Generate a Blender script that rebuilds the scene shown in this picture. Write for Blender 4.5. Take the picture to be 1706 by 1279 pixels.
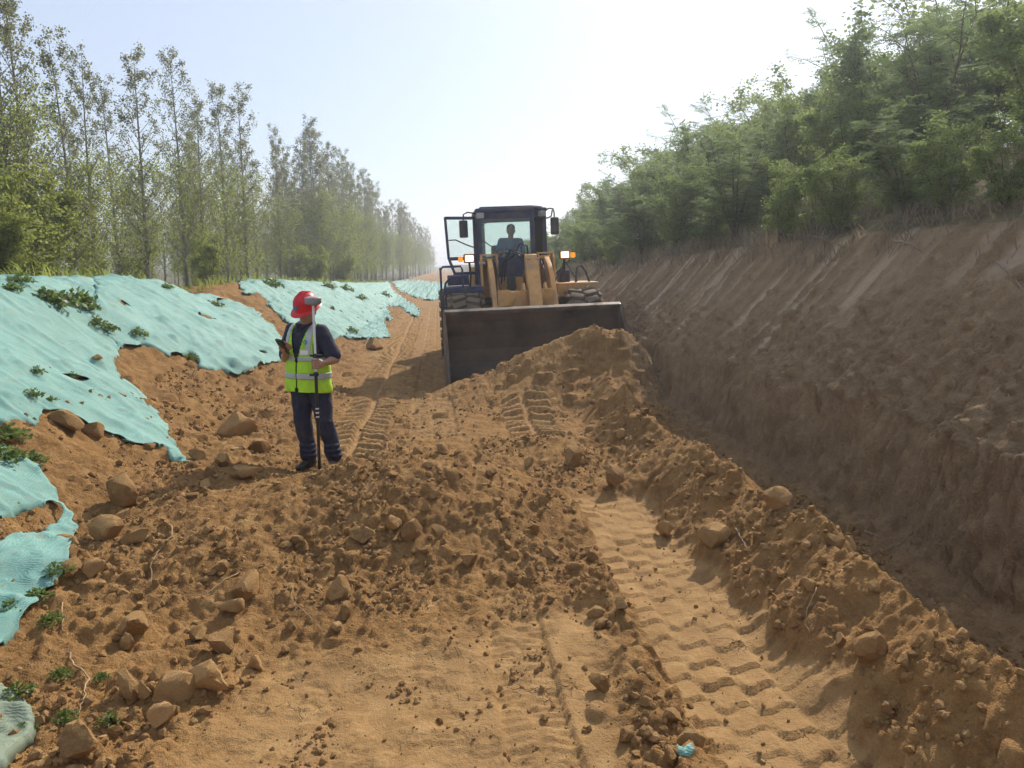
import bpy, bmesh, math, random
import numpy as np
from mathutils import Vector, Matrix, Euler

random.seed(7); RNG = np.random.default_rng(11)
for o in list(bpy.data.objects): bpy.data.objects.remove(o)
SC = bpy.context.scene
COL = SC.collection
R = math.radians

# ------------------------------------------------------------------ camera
CAM_Z = 2.1; FPX = 1289.0
PITCH = math.atan(199.5/FPX); YAW = math.atan(123/FPX*math.cos(PITCH))
cam = bpy.data.cameras.new('camera'); camo = bpy.data.objects.new('camera', cam); COL.objects.link(camo)
camo.location = (0, 0, CAM_Z); camo.rotation_euler = (math.pi/2-PITCH, 0, -YAW)
cam.sensor_width = 36; cam.lens = FPX/1706*36; cam.clip_end = 3000; cam.clip_start = 0.05
SC.camera = camo

# ------------------------------------------------------------------ light
SUN_EL, SUN_AZ = R(37), R(30)            # azimuth clockwise from +Y, the line of the road
w = bpy.data.worlds.new('World'); SC.world = w; w.use_nodes = True
nt = w.node_tree; nt.nodes.clear()
sky = nt.nodes.new('ShaderNodeTexSky'); sky.sky_type = 'NISHITA'; sky.sun_disc = False
sky.sun_elevation = SUN_EL; sky.sun_rotation = SUN_AZ
sky.air_density = 1.0; sky.dust_density = 1.0; sky.ozone_density = 1.5; sky.altitude = 50
bg = nt.nodes.new('ShaderNodeBackground'); bg.inputs[1].default_value = 0.115
out = nt.nodes.new('ShaderNodeOutputWorld')
hz = nt.nodes.new('ShaderNodeMix'); hz.data_type = 'RGBA'; hz.inputs[0].default_value = 0.64
hz.inputs[7].default_value = (4.5, 5.0, 6.1, 1)      # pale dust haze veiling the whole sky evenly
nt.links.new(sky.outputs[0], hz.inputs[6]); nt.links.new(hz.outputs[2], bg.inputs[0]); nt.links.new(bg.outputs[0], out.inputs[0])
sun = bpy.data.lights.new('sun', 'SUN'); sun.energy = 4.1; sun.angle = R(0.6); sun.color = (1.0, 0.93, 0.82)
suno = bpy.data.objects.new('sun', sun); COL.objects.link(suno)
sd = Vector((math.cos(SUN_EL)*math.sin(SUN_AZ), math.cos(SUN_EL)*math.cos(SUN_AZ), math.sin(SUN_EL)))
suno.rotation_euler = sd.to_track_quat('Z', 'Y').to_euler(); suno.location = (20, 40, 40)
SC.view_settings.view_transform = 'Standard'; SC.view_settings.look = 'None'
SC.view_settings.exposure = 0.45; SC.view_settings.gamma = 1.0
SC.render.engine = 'CYCLES'
SC.cycles.use_denoising = True
SC.cycles.max_bounces = 5; SC.cycles.diffuse_bounces = 3; SC.cycles.glossy_bounces = 2; SC.cycles.transmission_bounces = 3; SC.cycles.transparent_max_bounces = 8; SC.cycles.use_adaptive_sampling = True; SC.cycles.adaptive_threshold = 0.04; SC.cycles.volume_bounces = 0
SC.cycles.caustics_reflective = False; SC.cycles.caustics_refractive = False

# ------------------------------------------------------------------ helpers
_cr = camo.rotation_euler.to_matrix()
def ray(u, v):                           # world direction through a point of the photograph
    return _cr @ Vector(((u-853)/FPX, (639.5-v)/FPX, -1.0))
def at_y(u, v, y):
    d = ray(u, v); return Vector((0, 0, CAM_Z)) + d*(y/d.y)
def at_x(u, v, x):
    d = ray(u, v); return Vector((0, 0, CAM_Z)) + d*(x/d.x)

def tag(o, label=None, cat=None, group=None, kind=None):
    if label: o['label'] = label
    if cat: o['category'] = cat
    if group: o['group'] = group
    if kind: o['kind'] = kind
    return o
def empty(name, loc=(0, 0, 0), rot=(0, 0, 0), parent=None):
    o = bpy.data.objects.new(name, None); COL.objects.link(o)
    o.location = loc; o.rotation_euler = rot; o.empty_display_size = 0.2
    if parent: o.parent = parent
    return o
def link(name, me, mats, parent=None, loc=None, rot=None):
    o = bpy.data.objects.new(name, me); COL.objects.link(o)
    if not isinstance(mats, (list, tuple)): mats = [mats]
    if len(me.materials) == 0:
        for m in mats: me.materials.append(m)
    if parent: o.parent = parent
    if loc is not None: o.location = loc
    if rot is not None: o.rotation_euler = rot
    return o
def np_mesh(name, verts, faces, smooth=True, mat_idx=None):
    """verts (n,3), faces (m,k) with constant k"""
    verts = np.asarray(verts, dtype=np.float32); faces = np.asarray(faces, dtype=np.int32)
    me = bpy.data.meshes.new(name); k = faces.shape[1]
    me.vertices.add(len(verts)); me.vertices.foreach_set('co', verts.ravel())
    me.loops.add(faces.size); me.loops.foreach_set('vertex_index', faces.ravel())
    me.polygons.add(len(faces))
    me.polygons.foreach_set('loop_start', np.arange(0, faces.size, k, dtype=np.int32))
    me.polygons.foreach_set('loop_total', np.full(len(faces), k, dtype=np.int32))
    if mat_idx is not None: me.polygons.foreach_set('material_index', np.asarray(mat_idx, dtype=np.int32))
    me.polygons.foreach_set('use_smooth', np.full(len(faces), smooth))
    me.update(); me.validate(); return me
def bm_mesh(name, bm, smooth=False, angle=None):
    me = bpy.data.meshes.new(name)
    bmesh.ops.recalc_face_normals(bm, faces=bm.faces)
    bm.to_mesh(me); bm.free()
    if smooth:
        for p in me.polygons: p.use_smooth = True
        if angle: me.set_sharp_from_angle(angle=R(angle))
    return me
def add_box(bm, c, s, rot=None, bevel=0.0):
    r = bmesh.ops.create_cube(bm, size=1.0); vs = r['verts']
    bmesh.ops.scale(bm, vec=s, verts=vs)
    if bevel > 0:
        es = list({e for v in vs for e in v.link_edges})
        rb = bmesh.ops.bevel(bm, geom=es, offset=bevel, segments=2, affect='EDGES', profile=0.6)
        vs = list({v for f in rb['faces'] for v in f.verts} | {v for v in vs if v.is_valid})
    if rot is not None: bmesh.ops.rotate(bm, cent=(0, 0, 0), matrix=Euler(rot).to_matrix(), verts=vs)
    bmesh.ops.translate(bm, vec=c, verts=vs); return vs
def add_tube(bm, pts, rad, seg=8, cap=True, flat=None):
    """tube along pts; rad scalar or list; flat=(a,b) scales the cross-section"""
    pts = [Vector(p) for p in pts]; n = len(pts)
    if not hasattr(rad, '__len__'): rad = [rad]*n
    rings = []; prev = None
    for i, p in enumerate(pts):
        t = (pts[min(i+1, n-1)]-pts[max(i-1, 0)])
        if t.length < 1e-9: t = Vector((0, 0, 1))
        t.normalize()
        if prev is None:
            a = Vector((1, 0, 0)) if abs(t.x) < 0.9 else Vector((0, 1, 0))
            nx = (a - t*a.dot(t)).normalized()
        else:
            nx = prev - t*prev.dot(t)
            nx = nx.normalized() if nx.length > 1e-6 else prev
        prev = nx; ny = t.cross(nx)
        rr = rad[i]; ra, rb = (rr, rr) if not hasattr(rr, '__len__') else rr
        rings.append([bm.verts.new(p + nx*ra*math.cos(2*math.pi*k/seg) + ny*rb*math.sin(2*math.pi*k/seg)) for k in range(seg)])
    for i in range(n-1):
        for k in range(seg):
            bm.faces.new((rings[i][k], rings[i][(k+1) % seg], rings[i+1][(k+1) % seg], rings[i+1][k]))
    if cap:
        bm.faces.new(rings[0][::-1]); bm.faces.new(rings[-1])
    return rings
def add_prism(bm, poly, axis, a, b):
    """extrude a 2-D polygon along axis 'x','y' or 'z' from a to b; poly gives the two other coordinates in order"""
    def P(q, t):
        if axis == 'x': return (t, q[0], q[1])
        if axis == 'y': return (q[0], t, q[1])
        return (q[0], q[1], t)
    A = [bm.verts.new(P(q, a)) for q in poly]; B = [bm.verts.new(P(q, b)) for q in poly]; n = len(poly)
    bm.faces.new(A[::-1]); bm.faces.new(B)
    for i in range(n): bm.faces.new((A[i], A[(i+1) % n], B[(i+1) % n], B[i]))
def lathe(bm, prof, axis='z', seg=24, c=(0, 0, 0)):
    """prof: (radius, height) list revolved about an axis through c"""
    rings = []
    for r, h in prof:
        ring = []
        for k in range(seg):
            a = 2*math.pi*k/seg; p, q = r*math.cos(a), r*math.sin(a)
            v = {'z': (p, q, h), 'x': (h, p, q), 'y': (p, h, q)}[axis]
            ring.append(bm.verts.new((v[0]+c[0], v[1]+c[1], v[2]+c[2])))
        rings.append(ring)
    for i in range(len(rings)-1):
        for k in range(seg):
            bm.faces.new((rings[i][k], rings[i][(k+1) % seg], rings[i+1][(k+1) % seg], rings[i+1][k]))
    return rings

# ------------------------------------------------------------------ materials
class NT:
    def __init__(s, name):
        s.m = bpy.data.materials.new(name); s.m.use_nodes = True; s.t = s.m.node_tree; s.t.nodes.clear()
        s.out = s.t.nodes.new('ShaderNodeOutputMaterial')
    def n(s, typ, **kw):
        nd = s.t.nodes.new('ShaderNode'+typ)
        for k, v in kw.items():
            if k.startswith('i_'):
                key = k[2:]; key = int(key) if key.isdigit() else key.replace('_', ' ')
                s.set(nd.inputs[key], v)
            else: setattr(nd, k, v)
        return nd
    def set(s, sock, v):
        if isinstance(v, bpy.types.NodeSocket): s.t.links.new(v, sock)
        elif isinstance(v, tuple) and len(v) == 3 and sock.type == 'RGBA': sock.default_value = (*v, 1)
        else: sock.default_value = v
    def noise(s, scale, detail=4, rough=0.6, vec=None, **kw):
        nd = s.n('TexNoise', **kw); nd.inputs['Scale'].default_value = scale
        nd.inputs['Detail'].default_value = detail; nd.inputs['Roughness'].default_value = rough
        if vec is not None: s.set(nd.inputs['Vector'], vec)
        return nd.outputs[0]
    def ramp(s, fac, stops):
        nd = s.n('ValToRGB'); s.set(nd.inputs[0], fac); el = nd.color_ramp.elements
        while len(el) < len(stops): el.new(0.5)
        for e, (p, c) in zip(el, stops):
            e.position = p; e.color = (*c, 1) if isinstance(c, tuple) else (c, c, c, 1)
        return nd.outputs[0]
    def mix(s, fac, a, b, blend='MIX'):
        nd = s.n('Mix', data_type='RGBA', blend_type=blend)
        s.set(nd.inputs[0], fac); s.set(nd.inputs[6], a); s.set(nd.inputs[7], b); return nd.outputs[2]
    def math(s, op, a, b=0.0, c=None):
        nd = s.n('Math', operation=op); s.set(nd.inputs[0], a); s.set(nd.inputs[1], b)
        if c is not None: s.set(nd.inputs[2], c)
        return nd.outputs[0]
    def bump(s, h, strength=0.4, dist=0.01, normal=None):
        nd = s.n('Bump'); s.set(nd.inputs['Strength'], strength); nd.inputs['Distance'].default_value = dist
        s.set(nd.inputs['Height'], h)
        if normal is not None: s.set(nd.inputs['Normal'], normal)
        return nd.outputs[0]
    def bsdf(s, base, rough=0.8, metal=0.0, normal=None, spec=0.3, **kw):
        nd = s.n('BsdfPrincipled'); s.set(nd.inputs['Base Color'], base); s.set(nd.inputs['Roughness'], rough)
        s.set(nd.inputs['Metallic'], metal); nd.inputs['Specular IOR Level'].default_value = spec
        if normal is not None: s.set(nd.inputs['Normal'], normal)
        for k, v in kw.items(): s.set(nd.inputs[k.replace('_', ' ')], v)
        return nd.outputs[0]
    def done(s, sh): s.t.links.new(sh, s.out.inputs[0]); return s.m
    def obj(s): return s.n('TexCoord').outputs['Object']

def plain(name, c, rough=0.6, metal=0.0, var=0.25, scale=8, dirt=None, dirt_amt=0.5, bump=0.0, spec=0.4):
    """base colour with noise variation and optional dirt patches"""
    t = NT(name); v = t.obj()
    n1 = t.noise(scale, 5, 0.6, v)
    lo = tuple(x*(1-var) for x in c); hi = tuple(min(1, x*(1+var)) for x in c)
    col = t.ramp(n1, [(0.3, lo), (0.7, hi)])
    ro = rough
    if dirt:
        n2 = t.ramp(t.noise(scale*0.6, 6, 0.7, v), [(0.62-0.35*dirt_amt, 0.0), (0.72, 1.0)])
        col = t.mix(n2, col, dirt); ro = t.math('ADD', rough, t.math('MULTIPLY', n2, 0.9-rough))
    nm = t.bump(t.noise(scale*6, 4, 0.6, v), bump, 0.01) if bump else None
    return t.done(t.bsdf(col, ro, metal, nm, spec))
DUST = (0.27, 0.17, 0.09)
def leaf_mat(name, c, c2, trans=0.45, var_scale=0.8, rough=0.5, spec=0.35):
    t = NT(name)
    oi = t.n('ObjectInfo').outputs['Random']; geo = t.n('NewGeometry').outputs['Random Per Island']
    r = t.math('FRACT', t.math('ADD', geo, t.math('MULTIPLY', oi, 0.37)))
    col = t.mix(r, c, c2)
    n = t.noise(var_scale, 3, 0.6, t.n('NewGeometry').outputs['Position'])
    col = t.mix(t.ramp(n, [(0.35, 0.0), (0.65, 0.35)]), col, tuple(x*0.55 for x in c))
    d = t.bsdf(col, rough, 0, None, spec)
    tr = t.n('BsdfTranslucent'); t.set(tr.inputs[0], t.mix(0.5, col, tuple(min(1, x*1.9) for x in c2)))
    mx = t.n('MixShader'); mx.inputs[0].default_value = trans
    t.t.links.new(d, mx.inputs[1]); t.t.links.new(tr.outputs[0], mx.inputs[2])
    return t.done(mx.outputs[0])

# ------------------------------------------------------------------ noise
_ga = np.random.default_rng(1).random(4096)*2*math.pi
_gx = np.cos(_ga).astype(np.float32); _gy = np.sin(_ga).astype(np.float32)
_pm = np.random.default_rng(2).permutation(4096).astype(np.int32)
def perlin(x, y, seed=0):
    x, y = np.broadcast_arrays(np.asarray(x, dtype=np.float64), np.asarray(y, dtype=np.float64))
    fx_, fy_ = np.floor(x), np.floor(y)
    xi = fx_.astype(np.int32)+seed*57; yi = fy_.astype(np.int32)+seed*131
    xf = (x-fx_).astype(np.float32); yf = (y-fy_).astype(np.float32)
    def g(ix, iy, fx, fy):
        h = _pm[(_pm[ix & 4095]+iy) & 4095]
        return _gx[h]*fx + _gy[h]*fy
    u = xf*xf*xf*(xf*(xf*6-15)+10); v = yf*yf*yf*(yf*(yf*6-15)+10)
    a = g(xi, yi, xf, yf); b = g(xi+1, yi, xf-1, yf); c = g(xi, yi+1, xf, yf-1); d = g(xi+1, yi+1, xf-1, yf-1)
    return 1.41*((a*(1-u)+b*u)*(1-v) + (c*(1-u)+d*u)*v)
def fbm(x, y, scale, octv=3, seed=0, gain=0.5):
    s = 0; a = 1.0; f = 1.0/scale
    for i in range(octv):
        s = s + a*perlin(x*f+17.3*i, y*f-9.1*i, seed+i); a *= gain; f *= 2.03
    return s
def sstep(a, b, x):
    t = np.clip((x-a)/(b-a), 0, 1); return t*t*(3-2*t)
def smax(a, b, k=0.08):
    h = np.clip(0.5+0.5*(a-b)/k, 0, 1); return b*(1-h)+a*h + k*h*(1-h)
# ------------------------------------------------------------------ terrain
def spaced(segs):
    out = [segs[0][0]]
    for a, b, d in segs:
        n = max(1, int(round((b-a)/d))); out += [a+(b-a)*(i+1)/n for i in range(n)]
    return out
xs = [-700, -420, -250, -150, -90, -60, -40, -30, -24, -20] + spaced([(-17, -12, 0.5), (-12, -6.5, 0.1), (-6.5, -2.9, 0.028), (-2.9, 3.1, 0.0138), (3.1, 5.0, 0.0125), (5.0, 5.2, 0.03), (5.2, 9, 0.06), (9, 14, 0.4)]) + [17, 21, 28, 40, 60, 100, 180, 320, 700]
ys = spaced([(-6, 0, 0.25), (0, 2.2, 0.05)])
y = 2.2
while y < 40: y += max(0.0128, 0.0036*y); ys.append(y)
d = 0.2
while y < 900: d *= 1.12; y += d; ys.append(y)
xs = np.array(xs); ys = np.array(ys)
X, Y = np.meshgrid(xs, ys)                # rows are y
YC = ys[:, None]
def bend(y): return 0.02*np.maximum(y-20, 0)*(y < 400) + 7.6*(y >= 400)
def down(y): return -0.015*np.clip(y-15, 0, 130)

def interp_n(x, xp, fp): return np.interp(x, xp, fp)
xb = X - bend(Y)
lo1 = fbm(X, Y, 3.0, 2, 1); lo2 = fbm(X, Y, 1.1, 3, 5); mid = fbm(X, Y, 0.35, 3, 9); fine = fbm(X, Y, 0.09, 3, 14)
# left: spoil berm under the netting
cy = np.interp(Y, [0, 9, 12, 15, 17.8, 20.5, 25, 40, 70, 120, 200, 900], [1.0, 1.0, 0.98, 0.94, 0.72, 0.86, 0.88, 0.78, 0.68, 0.6, 0.4, 0.4])
xl = xb + 0.16*lo1*sstep(-2, -3, xb)
zl = np.interp(xl, [-900, -9, -7.2, -6.0, -5.3, -4.2, -3.2, -2.5, -1.9, -1.4, -1.0], [0.95, 0.95, 1.35, 1.86, 1.9, 1.33, 0.68, 0.24, 0.1, 0.03, 0.0])*cy
zl = zl + 0.07*lo2*sstep(-1.6, -3.2, xb)
# cut-away face of bare soil below the net
cutm = np.exp(-((Y-9.6)/2.6)**2)*sstep(-4.9, -4.1, xb)*sstep(-1.9, -2.9, xb)
zl = zl - 0.22*cutm
# right: cut bank
zt = np.interp(Y, [-6, 6, 12.4, 27, 60, 120, 900], [2.5, 2.45, 2.34, 1.86, 1.1, 0.6, 0.3])
dn = down(Y)
bx = X - 0.12*fbm(3.0, YC, 2.2, 3, 21) - 0.10*fbm(9.0, YC, 0.5, 3, 23)*sstep(4.2, 4.8, X)
s_toe, s_top = 3.3, 4.78
bz = np.interp(bx, [2.6, 3.05, s_toe, 3.5, s_top, 5.35, 6.3, 7.2, 8.5, 12, 40, 900], [0, -0.04, 0.06, 0.36, 1.0, 1.09, 1.32, 1.45, 1.55, 1.6, 1.6, 1.6])
above = np.clip(bz, 0, None)
zr = np.where(bz < 0, bz, above*(zt-dn))
bank = sstep(3.15, 3.4, bx)*sstep(s_top+0.25, s_top-0.05, bx)
top = sstep(s_top-0.1, s_top+0.3, bx)
hfrac = np.clip((bx-s_toe)/(s_top-s_toe), 0, 1)
z = np.where(X < 1.0, zl, zr) + dn
# far beyond, flat
# left rubble apron, centre heap
heap = 0.53*np.exp(-(((X+0.20)/1.05)**2+((Y-6.15)/0.95)**2)**1.3) + 0.27*np.exp(-((X+1.55)/0.8)**2-((Y-5.35)/0.85)**2)
heap += 0.14*np.exp(-((X+1.9)/0.7)**2-((Y-7.0)/1.0)**2) + 0.10*np.exp(-((X-0.9)/0.55)**2-((Y-7.6)/0.8)**2)
heap += 0.16*np.exp(-((X-1.35)/0.5)**2-((Y-8.1)/0.7)**2)
heap -= 0.14*np.exp(-((X+1.15)/0.35)**2-((Y-7.7)/0.45)**2)
z = z + heap
# windrow
wx = 2.33 + 0.10*fbm(0.0, YC, 1.3, 3, 31) + np.interp(Y, [5, 8, 11], [0, -0.05, 0.0])
wh = (0.45 + 0.13*fbm(5.0, YC, 0.9, 3, 33))*sstep(13.2, 11.5, Y)
wd = X - wx
wp = np.where(wd < 0, np.clip(1+wd/(0.62+0.1*lo2), 0, 1), np.clip(1-wd/0.56, 0, 1))
wp = wp**1.15
z = smax(z, z*0.3 + wh*wp + 0.05*lo2*wp, 0.05)
# heap pushed up by the bucket
mp = sstep(-0.7, 0.0, X)*np.interp(X, [-0.3, 0.2, 0.8, 1.3, 1.9, 2.4, 2.85, 3.2, 3.6], [0.12, 0.22, 0.42, 0.70, 0.98, 1.10, 1.06, 0.80, 0.3])
yc = 12.0 + 0.1*lo1
my = np.where(Y < yc, np.exp(-np.abs((Y-yc)/1.15)**1.6), np.exp(-((Y-yc)/0.55)**2))
z = smax(z, mp*my*(1+0.10*lo2), 0.10)
# masks
def tri(x, a, b, c, d): return sstep(a, b, x)*sstep(d, c, x)
edge = 0.22*lo2 + 0.1*mid
pack = tri(X+edge*0.6, -1.25, -0.85, 0.75, 1.0)*sstep(4.35, 3.9, Y + 0.55*X*0 - 0.38*(X) + edge)
trk = tri(X+0.07*mid+0.04*fine, 1.10, 1.17, 1.80, 1.90)*sstep(6.9, 6.4, Y+edge)
far_road = tri(xb+0.2*lo2, -1.9, -1.5, 2.4, 2.8)*sstep(8.2, 9.5, Y)
pack_all = np.clip(np.maximum(pack, trk), 0, 1)
rub = 1-pack_all
rub *= np.where(Y > 8.5, 0.55+0.45*np.clip(1-far_road, 0, 1), 1)
smooth_bank = bank
# tyre prints
def tread(xc, hw, y0, y1, depth, per, cols, slant, seed, rut=0.02):
    s = (X-xc-0.03*fbm(0.0, YC, 1.5, 2, seed))/hw
    m = sstep(1.08, 0.92, np.abs(s))*sstep(y0, y0+0.3, Y)*sstep(y1, y1-0.6, Y)
    wob = 0.25*perlin(X*1.3, Y*1.3, seed+2)
    if cols:
        c = np.floor((s+1)*cols/2); fr = (s+1)*cols/2-c
        ph = Y/per + c*slant + 0.10*np.sin(fr*2*math.pi) + wob*0.55 + 0.09*np.sin(c*7.3) + 0.10*perlin(X*9, Y*9, seed+3)
        gap = np.minimum(fr, 1-fr)
        row = np.floor(ph); hs = np.mod(np.sin(row*12.9898+c*78.233)*43758.5453, 1.0)
        h = (1-np.mod(ph, 1.0)); h = h*(0.35+0.65*sstep(0.02, 0.14, gap))*(0.62+0.48*hs)
    else:
        ph = Y/per + np.abs(s)*slant + wob*0.5 + 0.5*(s > 0)
        t = np.mod(ph, 1.0); h = sstep(0.0, 0.16, t)*sstep(0.62, 0.46, t)*sstep(0.05, 0.2, np.abs(s))
    amp = np.clip(0.9+0.6*fbm(X, Y, 0.6, 3, seed+5), 0.25, 1.3)
    return m*(depth*h*amp - rut), m
t1, m1 = tread(1.50, 0.385, 2.0, 7.1, 0.030, 0.20, 4, 0.27, 71, 0.018)
t2, m2 = tread(-1.0, 0.34, 7.9, 32, 0.075, 0.21, 0, 0.75, 75, 0.04)
t3, m3 = tread(1.18, 0.33, 8.7, 11.3, 0.085, 0.22, 0, 0.75, 79, 0.05)
t4, m4 = tread(0.42, 0.16, 2.0, 5.6, 0.009, 0.07, 0, 0.2, 83, 0.035)
t5, m5 = tread(-0.1, 0.3, 9.0, 40, 0.02, 0.21, 0, 0.6, 87, 0.03)
# roughness of churned soil
rough = rub*(1-0.85*np.maximum(m2, m3))*(1-0.6*bank)*(1-0.5*top)*np.where(Y > 60, 0.3, 1)
z = z + rough*(0.035*mid + 0.024*np.abs(fine)*1.4 + 0.013*fbm(X, Y, 0.05, 2, 44)) + 0.03*lo2*(X > -1.6)*(X < 3)
ridg = 1-np.abs(fbm(X, Y, 0.28, 3, 51))*1.6
z = z + 0.02*np.clip(ridg, -1, 1)*rough*(1-far_road*0.6)
# furrowed flanks of the windrow
z = z + 0.035*fbm(X*0.5, Y, 0.22, 3, 55)*np.clip(wp*3, 0, 1)*(wh > 0.1)
# packed surfaces: gentle plates
pl = fbm(X, Y, 0.42, 4, 61); z = z + pack_all*(1-0.9*trk)*(0.006*pl + 0.010*sstep(0.02, 0.04, pl) + 0.009*sstep(0.26, 0.28, pl) - 0.010*sstep(-0.25, -0.27, pl)) - 0.018*pack_all
z = z + t1 + t2 + t3 + t4 + t5
pack_all = np.clip(pack_all + 0.85*np.maximum(np.maximum(m2, m3), 0.7*m5) + 0.4*m4, 0, 1)
pack_all = np.maximum(pack_all, 0.65*far_road*sstep(14, 20, Y))
# low kerb of crumbs between packed centre and the right tyre print
z = z + 0.05*np.exp(-((X-0.98-0.06*lo2)/0.12)**2)*sstep(2.2, 2.8, Y)*sstep(5.6, 5.0, Y)*(0.6+mid)
# clods built into the surface
def splat(n, xr, yr, rr, weight, seed):
    rg = np.random.default_rng(seed)
    cx = rg.uniform(*xr, n); cyy = rg.uniform(*yr, n); rad = rr[0]*(rr[1]/rr[0])**(rg.random(n)**1.8)
    sq = rg.uniform(0.45, 0.95, n)
    for i in range(n):
        i0, i1 = np.searchsorted(xs, [cx[i]-rad[i]*1.3, cx[i]+rad[i]*1.3]); j0, j1 = np.searchsorted(ys, [cyy[i]-rad[i]*1.3, cyy[i]+rad[i]*1.3])
        if i1-i0 < 2 or j1-j0 < 2: continue
        jm, im = (j0+j1)//2, (i0+i1)//2
        if weight[jm, im] < rg.random(): continue
        a, b = rg.uniform(0.7, 1.3, 2)
        dx = (X[j0:j1, i0:i1]-cx[i])/(rad[i]*a); dy = (Y[j0:j1, i0:i1]-cyy[i])/(rad[i]*b)
        ax, ay = rg.uniform(-0.5, 0.5, 2)
        q = 1-(dx*dx+dy*dy)
        h = np.minimum(np.sqrt(np.clip(q, 0, 1))*np.clip(1+ax*dx+ay*dy, 0.2, 1.6), 0.8)
        zc = z0[jm, im] + rad[i]*(sq[i]*h-0.22)
        z[j0:j1, i0:i1] = np.where(q > 0.04, np.maximum(z[j0:j1, i0:i1], zc), z[j0:j1, i0:i1])
z0 = z.copy()
wgt = np.clip(rough*(1-0.9*pack_all)*sstep(-4.6, -3.4, X), 0, 1)
cf = np.clip(0.40+1.5*fbm(X, Y, 0.9, 2, 141), 0.06, 1)
wgt2 = wgt*cf*np.where(wp > 0.15, 0.35, 1.0)*np.where(heap > 0.22, 0.55, 1.0)
splat(9000, (-4.2, 3.3), (2.3, 10), (0.022, 0.075), wgt2*0.65, 3)
splat(2600, (-4.5, 3.3), (8, 20), (0.05, 0.12), wgt*0.8, 4)
# the cut bank: displaced along its own normal
gr_y = Y + 0.05*fbm(X, Y, 0.8, 2, 91)
gro = np.zeros_like(z)
gcol = np.zeros_like(z)
rg = np.random.default_rng(5)
yy = 5.5
ci0, ci1 = np.searchsorted(xs, [3.0, 5.3])
while yy < 45:
    wid = rg.uniform(0.035, 0.12); ln = rg.uniform(0.25, 0.78) if yy > 7.2 else rg.uniform(0.08, 0.3)
    r0, r1 = np.searchsorted(ys, [yy-0.6, yy+0.6]); S = np.s_[r0:r1, ci0:ci1]
    m = np.exp(-((gr_y[S]-yy-0.10*(1-hfrac[S]))/wid)**8)*sstep(1-ln-0.12, 1-ln+0.05, hfrac[S])*bank[S]
    a = rg.uniform(0.15, 1.0); gro[S] -= m*0.07*a; gcol[S] = np.maximum(gcol[S], m*rg.choice([0.9, 0.65, 0.45, 0.2, 0.1]))
    yy += wid*rg.uniform(1.9, 4.2)
rd1 = 1-np.abs(fbm(X*0.9, Y*1.5+X*0.5, 0.30, 3, 97))*2; rd2 = 1-np.abs(fbm(X*0.7, Y*2.0+X*0.6, 0.12, 3, 98))*2
bn = 0.045*fbm(X*2, Y*1.0, 0.9, 3, 95) + 0.030*rd1 + 0.020*rd2 + 0.02*fbm(X*2.5, Y*2.2, 0.09, 2, 96)
upf = np.where(Y > 6.5, 0.28, 0.6); bn = bn*(upf+(1-upf)*sstep(0.62, 0.3, hfrac))
# slumped lumps at the foot of the near bank
bn = bn + 0.09*np.clip(fbm(X*1.5, Y, 0.8, 3, 99), -0.2, 1)*sstep(0.5, 0.15, hfrac)*sstep(9, 6, Y)
def splat_bank(n, seed):
    rg = np.random.default_rng(seed)
    for _ in range(n):
        cx = 3.3+1.4*rg.random()**2.2; cyy = 3.0*(22/3.0)**rg.random(); rad = 0.022*(4.2**(rg.random()**2.2))*(1.0 if cx < 4.2 else 0.7)
        i0, i1 = np.searchsorted(xs, [cx-rad*.7, cx+rad*.7]); j0, j1 = np.searchsorted(ys, [cyy-rad, cyy+rad])
        if i1-i0 < 2 or j1-j0 < 2: continue
        dx = (X[j0:j1, i0:i1]-cx)/(rad*.6); dy = (Y[j0:j1, i0:i1]-cyy)/rad; ax, ay = rg.uniform(-.6, .6, 2)
        q = 1-dx*dx-dy*dy; h = np.minimum(np.sqrt(np.clip(q, 0, 1))*np.clip(1+ax*dx+ay*dy, .2, 1.6), .8)
        bn[j0:j1, i0:i1] += np.where(q > 0, rad*rg.choice([.7, .55, -.45])*h, 0)
splat_bank(3400, 77)
bn = bn + gro
disp = bn*bank
Px = X - 0.84*disp; Py = Y; Pz = z + 0.54*disp
Pz += top*(0.08*fbm(X, Y, 0.9, 3, 101))*(Y < 60)
verts = np.stack([Px, Py, Pz], -1).reshape(-1, 3)
nx, ny = len(xs), len(ys)
idx = np.arange(nx*ny).reshape(ny, nx)
faces = np.stack([idx[:-1, :-1], idx[:-1, 1:], idx[1:, 1:], idx[1:, :-1]], -1).reshape(-1, 4)
gme = np_mesh('ground', verts, faces, True)
ca = gme.color_attributes.new('mask', 'FLOAT_COLOR', 'POINT')
veg = np.clip(sstep(-5.6, -7.2, xb) + top*0.8, 0, 1)
mk = np.stack([pack_all, gcol, np.clip(bank + tri(bx, 2.75, 3.0, 3.2, 3.4)*0.6 + top, 0, 1), veg], -1).reshape(-1, 4).astype(np.float32)
ca.data.foreach_set('color', mk.ravel())

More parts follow.
